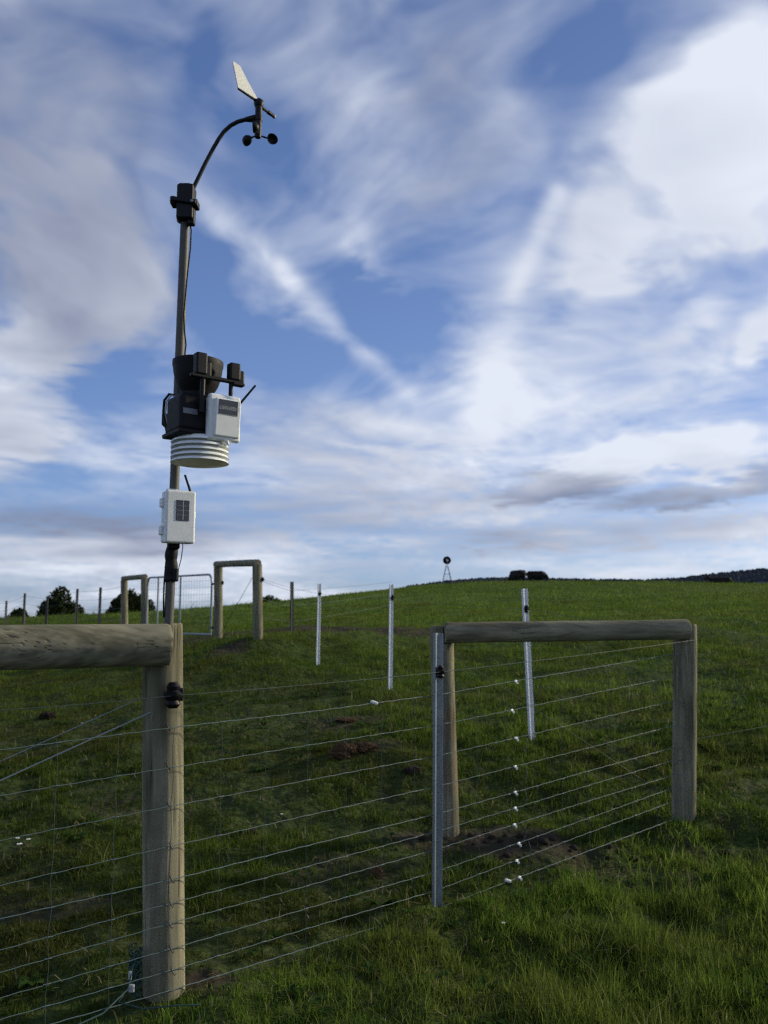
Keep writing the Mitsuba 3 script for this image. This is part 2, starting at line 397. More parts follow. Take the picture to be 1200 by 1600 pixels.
rings = np.concatenate([[0.0], np.geomspace(0.5, 30, 210), np.geomspace(31, 260, 110), np.geomspace(270, 4400, 26)])
front = np.radians(np.linspace(-42, 42, 420))
back = np.radians(np.linspace(42, 318, 70)[1:-1])
turn = np.concatenate([front, back])
gx, gy = np.outer(rings[1:], np.sin(turn)), np.outer(rings[1:], np.cos(turn))
gz = land(gx, gy)
verts = np.vstack([[[0, 0, float(land(0, 0))]], np.stack([gx.ravel(), gy.ravel(), gz.ravel()], 1)])
k, m = np.arange(len(turn)), len(turn)
faces = [np.stack([k * 0, 1 + (k + 1) % m, 1 + k], 1)]
for i in range(len(rings) - 2):
    a, b = 1 + i * m + k, 1 + i * m + (k + 1) % m
    faces += [np.stack([a, b, b + m], 1), np.stack([a, b + m, a + m], 1)]
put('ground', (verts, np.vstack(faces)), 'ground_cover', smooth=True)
tag('ground', 'sloping green pasture with bare earth patches', kind='structure')

# ---------------------------------------------------------------- far wooded ridge
RIDGE = np.array([(-35, -.02), (-10, .004), (-2, .018), (0.8, .0285), (1.7, .0325), (4.3, .0385), (6.9, .0418), (8.6, .0415), (12.8, .0395), (17, .0380), (19.2, .0390), (20.7, .0425), (22.6, .0455), (24.4, .0480), (30, .052), (42, .05), (60, .03)])


def ridge_height(azimuth, r):
    """Height of the wooded ridge about 1.5 km away."""
    e = np.interp(azimuth, RIDGE[:, 0], RIDGE[:, 1])
    z = EYE + 1500 * e
    t = np.clip(1 - np.abs(r - 1500) / 700, 0, 1)
    return -14 + (z + 14) * (t * t * (3 - 2 * t))


az, rr = np.meshgrid(np.linspace(-35, 60, 220), np.linspace(820, 2180, 44))
hz = ridge_height(az, rr) + 1.5 + 6 * (meshkit.fbm(np.stack([az * 1.5, rr / 150, az * 0], -1), 3, 3) - 0.5)
hv = np.stack([rr * np.sin(np.radians(az)), rr * np.cos(np.radians(az)), hz], -1).reshape(-1, 3)
i, j = np.meshgrid(np.arange(43), np.arange(219), indexing='ij')
q = (i * 220 + j).ravel()
put('far_hill', (hv, np.vstack([np.stack([q, q + 1, q + 221], 1), np.stack([q, q + 221, q + 220], 1)])),
    principled(lambda p, n, uv: MIX(C(0.040, 0.048, 0.055), C(0.052, 0.060, 0.066), F(p.x / 30, p.y / 30, p.z / 10, 3)), 0.95, specular=0.05), smooth=True)  # hill colour lifted to blue-grey, distance haze put into the colour
tag('far_hill', 'dark wooded hill on the horizon', kind='structure')

scene['hazed_leaves'] = principled(lambda p, n, uv: MIX(C(0.040, 0.048, 0.056), C(0.055, 0.063, 0.070), F(p.x / 6, p.y / 6, p.z / 4, 3)), 0.95, specular=0.05)  # bluish leaf colour, lightened to stand in for haze over the distance
ball = trimesh.creation.icosphere(subdivisions=0)


def crowns(count, seed):
    """Tree crowns that cover the ridge: each a lumpy, uneven body of its own height and width."""
    rng = np.random.default_rng(seed)
    a, r = rng.uniform(-6, 34, count), rng.uniform(1250, 1530, count)
    h, w = rng.uniform(4, 7, count) * rng.choice([0.8, 1, 1.2], count), rng.uniform(2.2, 5.0, count)
    z = ridge_height(a, r)
    v = np.repeat(ball.vertices[None], count, 0)
    v = v * (1 + 0.40 * (rng.random((count, len(ball.vertices), 1)) - 0.5))
    v[:, :, 2] = (v[:, :, 2] + 0.55) / 1.55
    v = v * np.stack([w, w, h], 1)[:, None]
    v = v + np.stack([r * np.sin(np.radians(a)), r * np.cos(np.radians(a)), z], 1)[:, None]
    f = ball.faces[None] + (np.arange(count) * len(ball.vertices))[:, None, None]
    return v.reshape(-1, 3), f.reshape(-1, 3)


put('forest', crowns(10000, 5), 'hazed_leaves', smooth=True)
tag('forest', 'dark distant forest covering the hill on the skyline', 'forest', kind='stuff')


# ---------------------------------------------------------------- timber frames
def round_post(a, b, r, seed, level=False):
    """A round, slightly crooked post or rail from a to b, bevelled at the ends."""
    a, b = np.asarray(a, float), np.asarray(b, float)
    length = np.linalg.norm(b - a)
    s = np.concatenate([[0, 0.004, 0.012], np.linspace(0.03, length - 0.03, max(6, int(length / 0.03))), [length - 0.012, length - 0.004, length]])
    radius = r * np.interp(s, [0, 0.004, 0.012, length - 0.012, length - 0.004, length], [0.94, 0.975, 1, 1, 0.975, 0.94])
    m = tube(a + (b - a) * (s / length)[:, None], radius, 44)
    axis = (b - a) / length
    v = np.asarray(m.vertices)
    off = v - a
    along = off @ axis
    out = off - along[:, None] * axis
    q = np.column_stack([along * 2.2 + seed * 7.3, (out / r) * 0.8 @ np.array([[1, .2], [.3, 1], [.2, .7]])])
    w = 1 + 0.07 * (meshkit.fbm(q, 3, seed) - 0.5) + 0.035 * (meshkit.fbm(q * np.array([1, 6, 6]), 3, seed + 40) - 0.5)
    bend = 0.010 * (meshkit.noise(np.column_stack([along * 0.9 + seed * 3, along * 0, along * 0]), seed) - 0.5)
    x, y, _ = frame(axis)
    v = a + along[:, None] * axis + out * w[:, None] + bend[:, None] * x + 0.5 * bend[:, None] * y
    return trimesh.Trimesh(v, m.faces, process=False)


def housed(post, rail_a, rail_b, r):
    """The post with the housing cut for the rail's end, a few millimetres wider than the rail."""
    a, b = np.asarray(rail_a, float), np.asarray(rail_b, float)
    d = (b - a) / np.linalg.norm(b - a)
    return from_manifold(to_manifold(post) - to_manifold(tube([a - d * 0.008, b + d * 0.008], r + 0.005, 44)))


def insulator(place, size, yaw=0.0):
    """A black insulator: a ribbed body with two wings and a nail head."""
    s = size
    body = lathe([(0, -0.5 * s), (0.18 * s, -0.5 * s), (0.30 * s, -0.34 * s), (0.24 * s, -0.2 * s), (0.36 * s, -0.05 * s), (0.36 * s, 0.08 * s), (0.24 * s, 0.2 * s), (0.28 * s, 0.34 * s), (0.16 * s, 0.5 * s), (0, 0.5 * s)], 20)
    nail = tube([(0, 0, 0.08 * s), (0, -0.42 * s, 0.08 * s)], 0.09 * s, 10)
    ear = moved(rounded((0.34 * s, 0.3 * s, 0.5 * s), 0.06 * s), 0.22 * s, 0, 0.02 * s)
    return local(join(body, nail, ear), place, yaw)


def strainer_frame(posts, rail, r_post, r_rail, seed, label, cut=True, parts=()):
    t = number('timber_strainer_frame')
    tag(t, label, 'fence frame', None)
    for i, (lo, hi) in enumerate(posts):
        m = round_post(lo, hi, r_post, seed + i)
        if cut:
            m = housed(m, rail[0], rail[1], r_rail)
        put('post', m, 'timber_upright', 40, t)
    put('rail', round_post(rail[0], rail[1], r_rail, seed + 5), 'timber_level', 40, t)
    for name, mesh, mat, smooth in parts:
        put(name, mesh, mat, smooth, t)
    return t


def staple(place, along=(1, 0, 0)):
    p, d = np.array(place, float), np.array(along, float) * 0.007
    return tube([p - d + [0, 0.01, 0.012], p - d + [0, -0.004, 0.011], p + [0, -0.007, 0.0], p + d + [0, -0.004, -0.011], p + d + [0, 0.01, -0.012]], 0.0022, 6)


near_rail = [(-2.72, 2.18, 1.243), (-0.785, 3.118, 1.254)]
near_parts = [('insulator', insulator((-0.762, 3.112, 1.072), 0.092, 20), 'black_plastic', 40)]
for n, z in enumerate((0.955, 0.819, 0.683, 0.545, 0.432, 0.350, 0.280, 0.199, 0.125)):
    lean = (1.3 - z) * 0.0455
    near_parts.append(('staple', staple((-0.792 + lean + 0.004 * math.sin(5 * n), 3.124, z)), 'dark_steel', 40))
strainer_frame([((-0.772, 3.2, -0.30), (-0.832, 3.2, 1.327)), ((-2.77, 2.20, -0.4), (-2.77, 2.20, 1.32))], near_rail, 0.0735, 0.0755, 3,
               'thick weathered timber post and rail in front of the steel mast', parts=near_parts)

right_rail = [(0.352, 4.925, 1.262), (1.825, 5.125, 1.279)]
right_parts = [('insulator', insulator((1.862, 5.19, 1.285), 0.05, 90), 'black_plastic', 40)]
strainer_frame([((0.366, 5.0, -0.2), (0.338, 5.0, 1.302)), ((1.765, 5.2, -0.2), (1.836, 5.2, 1.312))], right_rail, 0.069, 0.060, 13,
               'two timber posts joined by a level rail, right of the galvanised picket', parts=right_parts)

strainer_frame([((-2.842, 14.7, 0.5), (-2.884, 14.7, 2.235)), ((-1.905, 13.0, 0.5), (-1.95, 13.0, 2.165))], [(-2.93, 14.76, 2.275), (-1.93, 12.97, 2.185)], 0.075, 0.055, 23,
               'distant timber frame standing right of the mesh gate', cut=False,
               parts=[('insulator', insulator((-1.86, 12.98, 1.93), 0.07, 60), 'black_plastic', 40), ('insulator', insulator((-2.80, 14.68, 1.95), 0.07, 60), 'black_plastic', 40)])
strainer_frame([((-5.903, 19.5, 0.3), (-5.984, 19.5, 2.205)), ((-5.017, 18.0, 0.3), (-5.09, 18.0, 2.19))], [(-6.03, 19.56, 2.245), (-5.07, 17.97, 2.215)], 0.078, 0.055, 33,
               'distant timber frame standing left of the mesh gate', cut=False,
               parts=[('insulator', insulator((-6.06, 19.5, 1.85), 0.09, 60), 'black_plastic', 40)])


# ---------------------------------------------------------------- steel and white pickets
def star_section(w, thick):
    a = [math.radians(d) for d in (0, 125, 235)]
    shape = None
    for x in a:
        d = np.array([math.cos(x), math.sin(x)])
        n = np.array([-d[1], d[0]]) * thick / 2
        e = d * w
        flange = Polygon([-n, n, e + n, e - n]).buffer(thick * 0.2)
        shape = flange if shape is None else shape.union(flange)
    return shape


def picket(key, lo, hi, w, thick, yaw, material, label, group=None, holes=True, clip=None, category='fence post', clip_size=0.05):
    lo, hi = np.asarray(lo, float), np.asarray(hi, float)
    length = np.linalg.norm(hi - lo)
    bar = trimesh.creation.extrude_polygon(star_section(w, thick), length, engine='earcut')
    bar.apply_transform(trimesh.transformations.rotation_matrix(math.radians(yaw), (0, 0, 1)))
    x, y, z = frame(hi - lo)
    up = np.eye(4)
    # keep the section's own x axis across the view
    z = (hi - lo) / length
    x = np.array([1.0, 0, 0]) - z * z[0]
    x /= np.linalg.norm(x)
    up[:3, 0], up[:3, 1], up[:3, 2], up[:3, 3] = x, np.cross(z, x), z, lo
    bar.apply_transform(up)
    t = number(key)
    tag(t, label, category, group)
    put('star_bar', bar, material, False, t)
    if holes:
        hole_glints = []  # added raised knobs standing in for light caught on the hole edges
        s = 0.06
        while s < length - 0.35:
            p = hi - z * s
            hole_glints.append(moved(rounded((0.004, 0.005, 0.006), 0.0015, 2), *(p + x * w * 0.36 + np.array([0, -thick * 0.75 - 0.001, 0]))))
            s += 0.055
        put('hole_glint', join(*hole_glints), 'galvanised', False, t)
        tag(t + '__hole_glint', kind='stuff')
    if clip is not None:
        put('insulator', insulator(clip, clip_size, 30), 'black_plastic', 40, t)
    return t


picket('steel_picket', (0.231, 4.0, -0.35), (0.251, 4.0, 1.278), 0.0245, 0.0075, 2, 'galvanised',
       'galvanised steel star picket holding the wire netting at its bend', clip=(0.262, 3.975, 1.101), clip_size=0.058)
for lo, hi, clip, words in (
        ((1.203, 7.0, 0.05), (1.157, 7.0, 1.586), (1.168, 6.97, 1.42), 'white picket seen above and below the level timber rail'),
        ((0.062, 9.7, 0.2), (0.081, 9.7, 1.728), (0.098, 9.67, 1.575), 'middle white picket, standing alone left of the galvanised picket'),
        ((-0.950, 12.2, 0.4), (-0.931, 12.2, 1.835), (-0.918, 12.17, 1.69), 'white picket farthest up the slope, nearest the distant timber frame')):
    picket('white_picket', lo, hi, 0.026, 0.010, 0, 'white_paint', words, 'white pickets of the electric fence', holes=False, clip=clip, clip_size=0.06)

far_line = [(-16.2, 31.0), (-12.45, 28.0), (-11.0, 26.0), (-9.95, 25.1), (-8.68, 24.0), (-7.36, 22.0)]
far_tops = [1.75, 1.90, 2.09, 1.98, 2.16, 2.13]
for n, ((x, y), top) in enumerate(zip(far_line, far_tops)):
    words = {1: 'dark steel picket at the far left end of the distant fence', 2: 'dark steel picket left of the large rounded tree', 3: 'dark steel picket between the two distant rounded trees',
             4: 'dark steel picket right of the large rounded tree', 5: 'dark steel picket nearest the left timber gate frame'}.get(n)
    if words:
        picket('dark_picket', at(x, y, -0.3), (x, y, top), 0.036, 0.012, 30 * n, 'dark_steel', words, 'dark pickets of the distant fence', holes=False)
picket('dark_picket', at(-1.675, 15.5, -0.3), (-1.687, 15.5, 2.0), 0.032, 0.012, 20, 'dark_steel', 'dark steel picket between the right gate frame and white picket', 'dark pickets of the distant fence', holes=False)

# ---------------------------------------------------------------- wires
LINE = [(-2.68, 1.86), (-1.24, 2.80), (-0.765, 3.117), (0.252, 4.022), (1.70, 5.118), (1.858, 5.17)]
Z_LEFT = [0.923, 0.782, 0.643, 0.502, 0.397, 0.306, 0.24, 0.165, 0.10, 0.04]
Z_NEAR = [0.955, 0.819, 0.683, 0.545, 0.432, 0.350, 0.280, 0.199, 0.125, 0.058]
Z_BEND = [0.990, 0.851, 0.715, 0.578, 0.459, 0.381, 0.305, 0.208, 0.125, 0.045]
Z_RIGHT = [1.130, 0.996, 0.852, 0.712, 0.588, 0.514, 0.432, 0.358, 0.284, 0.185]
STOPS = np.concatenate([[0], np.cumsum(np.linalg.norm(np.diff(np.array(LINE), axis=0), axis=1))])


def along_fence(s):
    return np.stack([np.interp(s, STOPS, [p[0] for p in LINE]), np.interp(s, STOPS, [p[1] for p in LINE])], -1)


def wire_z(i, s):
    left = Z_LEFT[i] + (Z_LEFT[i] - Z_NEAR[i]) * 2.2
    z = np.interp(s, STOPS, [left, Z_LEFT[i], Z_NEAR[i], Z_BEND[i], Z_RIGHT[i], Z_RIGHT[i]])
    return z + 0.0011 * np.sin(s * 2 * np.pi / 0.2 * 2 + i) + 0.007 * (meshkit.noise(np.stack([s * 1.7, s * 0 + i * 3.7, s * 0], -1), 4) - 0.5)


net = 'wire_netting'
tag(net, 'galvanised wire netting strung along posts across the foreground', 'wire fence')
dense = np.linspace(0, STOPS[-1] - 0.001, 190)
for i in range(10):
    p = np.column_stack([along_fence(dense), wire_z(i, dense)])
    put('line_wire', tube(p, 0.0018 if i in (0, 4, 9) else 0.0015, 6), 'wire_steel', True, net)
knots = []
for s in np.arange(0.1, STOPS[-1] - 0.12, 0.2):
    top, low = float(wire_z(0, s)), float(wire_z(9, s))
    pts = []
    for z in np.linspace(top, low, 11):
        xy = along_fence(s + 0.004 * math.sin(z * 40 + s * 9))
        pts.append((xy[0], xy[1] - 0.002, z))
    put('stay_wire', tube(pts, 0.0010, 5), 'dark_wire', True, net)
    for i in range(10):
        xy, nx = along_fence(s - 0.012), along_fence(s + 0.012)
        z = float(wire_z(i, s))
        knots.append(tube([(*xy, z), (*nx, z)], 0.0023, 6))
put('knot', join(*knots), 'wire_steel', True, net)
tag(net + '__knot', kind='stuff')
rng = np.random.default_rng(4)
for i in range(10):
    s = STOPS[3] + (STOPS[4] - STOPS[3]) * (0.275 + 0.02 * (rng.random() - 0.5))
    xy, z = along_fence(s), float(wire_z(i, s))
    block = join(local(rounded((0.021, 0.009, 0.011), 0.0035), (xy[0], xy[1] - 0.004, z), 36 + 20 * rng.random()), moved(rounded((0.010, 0.008, 0.012), 0.003), xy[0] + 0.008, xy[1] - 0.006, z - 0.010))
    put('wire_joiner', block, 'white_plastic', 40, net)
    curl = [(xy[0] + 0.01, xy[1], z), (xy[0] + 0.045, xy[1] - 0.01, z + 0.02), (xy[0] + 0.06, xy[1] - 0.01, z - 0.03), (xy[0] + 0.055 - 0.02 * rng.random(), xy[1] - 0.01, z - 0.08)]
    if i in (2, 3, 4, 6, 7):
        put('wire_tail', tube(curl, 0.0011, 5), 'wire_steel', True, net)
for s, i in ((STOPS[2] + (STOPS[3] - STOPS[2]) * 0.71, 0), (STOPS[3] + (STOPS[4] - STOPS[3]) * 0.24, 9)):
    xy, z = along_fence(s), float(wire_z(i, s))
    put('wire_joiner', local(rounded((0.034, 0.013, 0.014), 0.005), (xy[0], xy[1] - 0.005, z + 0.004), 20, trimesh.transformations.rotation_matrix(0.35, (0, 1, 0))), 'white_plastic', 40, net)

# green wire tangled round the foot of the near post
tang = []
for n in range(9):
    a = np.linspace(0, 2 * np.pi * (1.2 + 0.2 * n), 40)
    c = np.array([-0.868, 3.12, 0.075 + 0.013 * n])
    tang.append(tube(np.column_stack([c[0] + 0.018 * np.cos(a + n) + 0.006 * np.sin(3 * a), c[1] + 0.02 * np.sin(a + n), c[2] + 0.035 * np.sin(a * 0.7 + n * 1.7)]), 0.0022, 5))
tang.append(tube([(-0.868, 3.10, 0.16), (-0.875, 3.07, 0.09), (-0.93, 2.98, 0.05), (-1.02, 2.90, 0.035), (-1.16, 2.80, 0.02)], 0.0032, 6))
tang.append(tube([(-0.87, 3.10, 0.10), (-0.90, 3.05, 0.055), (-0.80, 2.99, 0.06), (-0.70, 2.99, 0.07), (-0.62, 3.02, 0.06)], 0.0028, 6))
put('wire_tangle', join(*tang), 'green_wire', True)
tag('wire_tangle', 'tangle of green wire around the foot of the thick timber post', 'wire')
put('white_tie', join(moved(rounded((0.020, 0.014, 0.026), 0.005), -0.868, 3.085, 0.085), moved(rounded((0.012, 0.012, 0.03), 0.004), -0.876, 3.09, 0.125)), 'pale_print', 40, 'wire_tangle')


def hung(points, r, sag=0.01, n=14):
    """A wire hung from point to point."""
    out = []
    for a, b in zip(points[:-1], points[1:]):
        t = np.linspace(0, 1, n)[:, None]
        out.append((np.array(a) * (1 - t) + np.array(b) * t - np.array([0, 0, 1]) * sag * 4 * t * (1 - t))[: None if b is points[-1] else -1])
    return tube(np.vstack(out), r, 6)


put('electric_wire', hung([(-2.70, 1.80, 1.04), (-1.25, 2.76, 1.055), (-0.765, 3.075, 1.072), (0.262, 3.955, 1.101), (1.865, 5.14, 1.215)], 0.0015, 0.004), 'dark_wire', True)
tag('electric_wire', 'single plain wire running just above the wire netting', 'wire')
put('electric_wire_001', hung([(1.865, 5.16, 1.285), (1.17, 6.95, 1.42), (0.10, 9.65, 1.575), (-0.916, 12.15, 1.69), (-1.85, 12.95, 1.93)], 0.0016, 0.02), 'dark_wire', True)
tag('electric_wire_001', 'thin wire linking the insulators of the white pickets', 'wire')
put('side_wire', hung([(1.85, 5.22, 0.62), (4.6, 6.4, 0.92)], 0.0016, 0.02), 'dark_wire', True)
tag('side_wire', 'thin wire leading right from the right hand timber post', 'wire')
put('brace_wire', hung([(-0.845, 3.13, 1.010), (-2.70, 2.16, 0.16)], 0.0027, 0.0), 'wire_pale', True)
tag('brace_wire', 'lower slanting brace wire below the thick near rail', 'wire')
put('brace_wire_001', hung([(-0.90, 3.20, 1.055), (-2.80, 2.28, 0.17)], 0.0019, 0.0), 'wire_pale', True)
tag('brace_wire_001', 'upper, fainter slanting brace wire below the thick near rail', 'wire')
put('brace_wire_002', hung([(0.41, 5.0, 1.13), (1.71, 5.2, 0.28)], 0.0014, 0.0), 'dark_wire', True)
tag('brace_wire_002', 'dark brace wire slanting across the right timber frame', 'wire')
put('brace_wire_003', hung([(-1.99, 13.0, 2.02), (-2.82, 14.66, 1.05)], 0.004, 0.0), 'dark_wire', True)
tag('brace_wire_003', 'brace wire slanting across the distant frame beside the gate', 'wire')
for n, drop in enumerate((0.08, 0.32, 0.58, 0.85)):
    key = number('fence_wire')
    put('fence_wire', hung([(x, y, t - drop) for (x, y), t in zip(far_line, far_tops)] + [(-5.98, 19.5, 2.15 - drop)], 0.0035, 0.01), 'dark_wire', True)
    tag(key, ('top', 'second', 'third', 'lowest')[n] + ' wire of the distant fence at the far left', 'wire', 'wires of the distant left fence')
for n, drop in enumerate((0.12, 0.40, 0.68)):
    key = number('field_wire')
    put('field_wire', hung([(-1.93, 13.0, 2.06 - drop), (-1.687, 15.5, 1.96 - drop), (0.2, 21.0, 2.35 - drop)], 0.0028, 0.02), 'dark_wire', True)
    tag(key, ('top', 'middle', 'lowest')[n] + ' wire from the distant frame to the dark picket beside it', 'wire', 'wires beside the distant right frame')

# ---------------------------------------------------------------- gate between the distant frames
gate = 'mesh_gate'
tag(gate, 'grey tubular steel gate filled with wire mesh, standing closed', 'gate')
GA, GB = np.array([-5.0, 17.9]), np.array([-2.985, 14.78])
length = np.linalg.norm(GB - GA)


def on_gate(s, z):
    xy = GA + (GB - GA) * (s / length)
    base = 1.02 + 0.03 * s / length
    top = 2.185 - 0.085 * s / length
    return (xy[0], xy[1], base + (top - base) * z)


c = 0.16
loop = [on_gate(0.02, 0.0)] + [on_gate(0.02, 1 - c)]
loop += [on_gate(0.02 + c * (1 - math.cos(a)), 1 - c + c * math.sin(a)) for a in np.linspace(0.2, math.pi / 2, 7)]
loop += [on_gate(length - 0.05 - c + c * math.sin(a), 1 - c + c * math.cos(a)) for a in np.linspace(0, math.pi / 2, 8)]
loop += [on_gate(length - 0.05, 0.0)]
put('outer_tube', tube(loop, 0.019, 10), 'galvanised', True, gate)
put('bottom_tube', tube([on_gate(0.03, 0.01), on_gate(length - 0.06, 0.01)], 0.019, 10), 'galvanised', True, gate)
for t in (0.196, 0.556):
    put('upright_tube', tube([on_gate(t * length, 0.015), on_gate(t * length, 0.985)], 0.018, 10), 'galvanised', True, gate)
mesh = [tube([on_gate(s, 0.02), on_gate(s, 0.97)], 0.0016, 4, False) for s in np.arange(0.14, length - 0.1, 0.14)]
mesh += [tube([on_gate(0.04, z), on_gate(length - 0.07, z)], 0.0016, 4, False) for z in np.linspace(0.1, 0.9, 8)]
put('wire_mesh', join(*mesh), 'dark_wire', False, gate)
tag(gate + '__wire_mesh', kind='stuff')
put('hinge', tube([on_gate(length - 0.05, 0.84), on_gate(length + 0.07, 0.84)], 0.018, 8), 'dark_steel', True, gate)
put('hinge', tube([on_gate(length - 0.05, 0.12), on_gate(length + 0.07, 0.12)], 0.018, 8), 'dark_steel', True, gate)

# ---------------------------------------------------------------- weather mast
mast = 'weather_mast'
tag(mast, 'tall weathered steel pole fixed behind the thick timber post', 'pole')
MAST = lambda z: np.array([-0.8485 + 0.0095 * (z - 0.3), 3.32, z])
put('pole', tube([MAST(z) for z in np.linspace(-0.3, 3.10, 30)], 0.0185, 24), 'mast_steel', 60, mast)
put('pole_cap', lathe([(0, 0.012), (0.014, 0.010), (0.020, 0.003), (0.020, -0.02), (0, -0.02)], 24, MAST(3.105)), 'black_plastic', 40, mast)
sleeve_z = np.linspace(1.49, 1.625, 16)
put('tape_sleeve', tube([MAST(z) + [0.0015 * math.sin(z * 90), 0, 0] for z in sleeve_z], 0.0215 + 0.0035 * np.abs(np.sin(sleeve_z * 60)), 24), 'dull_black', True, mast)
put('cable_tie', join(moved(rounded((0.02, 0.03, 0.05), 0.006), *(MAST(1.515) + [0.022, -0.012, 0])), lathe([(0.019, -0.006), (0.0245, -0.006), (0.0245, 0.006), (0.019, 0.006), (0.019, -0.006)], 24, MAST(1.53))), 'dull_black', 40, mast)
cable = [(-0.802, 3.315, 2.97), (-0.793, 3.305, 2.93), (-0.793, 3.30, 2.85), (-0.799, 3.295, 2.76), (-0.806, 3.297, 2.66), (-0.811, 3.297, 2.57), (-0.806, 3.295, 2.50), (-0.797, 3.29, 2.44), (-0.800, 3.28, 2.36)]
spline = np.array(trimesh.path.simplify.resample_spline(np.array(cable), smooth=0.0001, count=40)) if False else np.array(cable)
put('cable', tube(spline, 0.0032, 8), 'dull_black', True, mast)
put('cable', tube([(-0.778, 3.25, 1.645), (-0.776, 3.25, 1.62), (-0.786, 3.27, 1.575), (-0.803, 3.30, 1.535), (-0.81, 3.31, 1.515)], 0.0018, 6), 'dull_black', True, mast)
put('cable', tube([MAST(z) + [-0.017 - 0.004 * math.sin(z * 14), -0.013, 0] for z in np.linspace(1.35, 1.62, 12)], 0.0034, 8), 'dull_black', True, mast)

# ---------------------------------------------------------------- wind sensor at the mast's top
wind = 'wind_sensor'
tag(wind, 'black wind sensor with pale vane and cups on a curved arm', 'weather sensor')
base = join(moved(rounded((0.068, 0.066, 0.15), 0.008), -0.8165, 3.305, 3.045), moved(rounded((0.052, 0.05, 0.03), 0.008), -0.822, 3.31, 3.115), moved(rounded((0.030, 0.03, 0.07), 0.006), -0.793, 3.30, 2.985),
            lathe([(0.019, -0.01), (0.033, -0.01), (0.035, 0.0), (0.033, 0.012), (0.019, 0.012), (0.019, -0.01)], 24, (-0.823, 3.318, 2.985)))
put('bracket', base, 'black_plastic', 40, wind)
clamp = join(local(rounded((0.105, 0.022, 0.020), 0.005), (-0.820, 3.272, 3.043), 0, trimesh.transformations.rotation_matrix(0.14, (0, 1, 0))),
             moved(rounded((0.022, 0.05, 0.034), 0.006), -0.866, 3.295, 3.048), moved(rounded((0.024, 0.05, 0.030), 0.006), -0.775, 3.295, 3.036))
put('clamp', clamp, 'black_plastic', 40, wind)
put('clamp_bolt', tube([(-0.858, 3.262, 3.05), (-0.858, 3.285, 3.05)], 0.006, 10), 'galvanised', 40, wind)
put('clamp_bolt', tube([(-0.783, 3.256, 3.036), (-0.783, 3.285, 3.036)], 0.006, 10), 'galvanised', 40, wind)
arm = np.array([(-0.800, 3.09), (-0.786, 3.118), (-0.762, 3.174), (-0.739, 3.227), (-0.709, 3.290), (-0.690, 3.327), (-0.668, 3.361), (-0.640, 3.389), (-0.610, 3.406), (-0.580, 3.415), (-0.530, 3.419)])
put('curved_arm', tube(np.column_stack([arm[:, 0], np.full(len(arm), 3.30), arm[:, 1]]), 0.0085, 14), 'black_plastic', True, wind)
head = join(tube([(-0.5255, 3.3, 3.352), (-0.5245, 3.3, 3.49)], 0.0145, 20), lathe([(0, -0.014), (0.017, -0.012), (0.0215, 0.0), (0.020, 0.012), (0.012, 0.020), (0, 0.021)], 24, (-0.5245, 3.3, 3.485)),
            tube([(-0.578, 3.3, 3.4155), (-0.54, 3.3, 3.42)], [0.010, 0.0155], 16), lathe([(0, -0.012), (0.0165, -0.012), (0.0175, 0.0), (0.0165, 0.012), (0, 0.012)], 24, (-0.525, 3.3, 3.42)))
put('sensor_head', head, 'black_plastic', 40, wind)
put('nose', join(tube([(-0.524, 3.3, 3.478), (-0.490, 3.345, 3.476)], 0.0062, 12), tube([(-0.492, 3.343, 3.476), (-0.474, 3.367, 3.4755)], [0.0085, 0.0075], 14)), 'black_plastic', 40, wind)
put('nose_tip', lathe([(0, -0.008), (0.007, -0.006), (0.0085, 0.0), (0.006, 0.007), (0, 0.009)], 16, (-0.470, 3.372, 3.475)), 'pale_print', 40, wind)
blade = Polygon([(-0.004, 3.494), (0.109, 3.4975), (0.1405, 3.592), (0.139, 3.598), (0.102, 3.5985), (0.061, 3.558), (0.0, 3.506)]).buffer(0.0008)
vane = trimesh.creation.extrude_polygon(blade, 0.004, engine='earcut')
place = np.eye(4)
place[:3, :3] = np.column_stack([(-0.6, -0.8, 0), (0, 0, 1), (-0.8, 0.6, 0)])
place[:3, 3] = (-0.531 + 0.0016, 3.3 - 0.0012, 0)
vane.apply_transform(place)
put('vane', vane, 'vane_white', 30, wind)
put('vane_rib', tube([(-0.531, 3.3, 3.497), (-0.5965, 3.2128, 3.4965)], [0.006, 0.0045], 10), 'black_plastic', 40, wind)
put('rotor_hub', lathe([(0, -0.012), (0.012, -0.011), (0.0145, 0.0), (0.0145, 0.012), (0, 0.013)], 20, (-0.5255, 3.3, 3.346)), 'black_plastic', 40, wind)
for a in (30, 150, 270):
    c, s = math.cos(math.radians(a)), math.sin(math.radians(a))
    cup = lathe([(0, 0.024), (0.010, 0.0218), (0.018, 0.0155), (0.0228, 0.006), (0.0238, 0.0), (0.0222, 0.0), (0.0212, 0.005), (0.0165, 0.014), (0.009, 0.020), (0, 0.022)], 24)
    turn_it = np.eye(4)
    axis = np.array([-s, c, 0.0])
    turn_it[:3, :3] = np.column_stack(frame(axis))
    turn_it[:3, 3] = np.array([-0.5255 + 0.062 * c, 3.3 + 0.062 * s, 3.344]) - 0.01 * axis
    cup.apply_transform(turn_it)
    put('cup', cup, 'black_plastic', 40, wind)
    put('cup_arm', tube([(-0.5255 + 0.01 * c, 3.3 + 0.01 * s, 3.346), (-0.5255 + 0.045 * c, 3.3 + 0.045 * s, 3.345)], 0.0036, 8), 'black_plastic', True, wind)

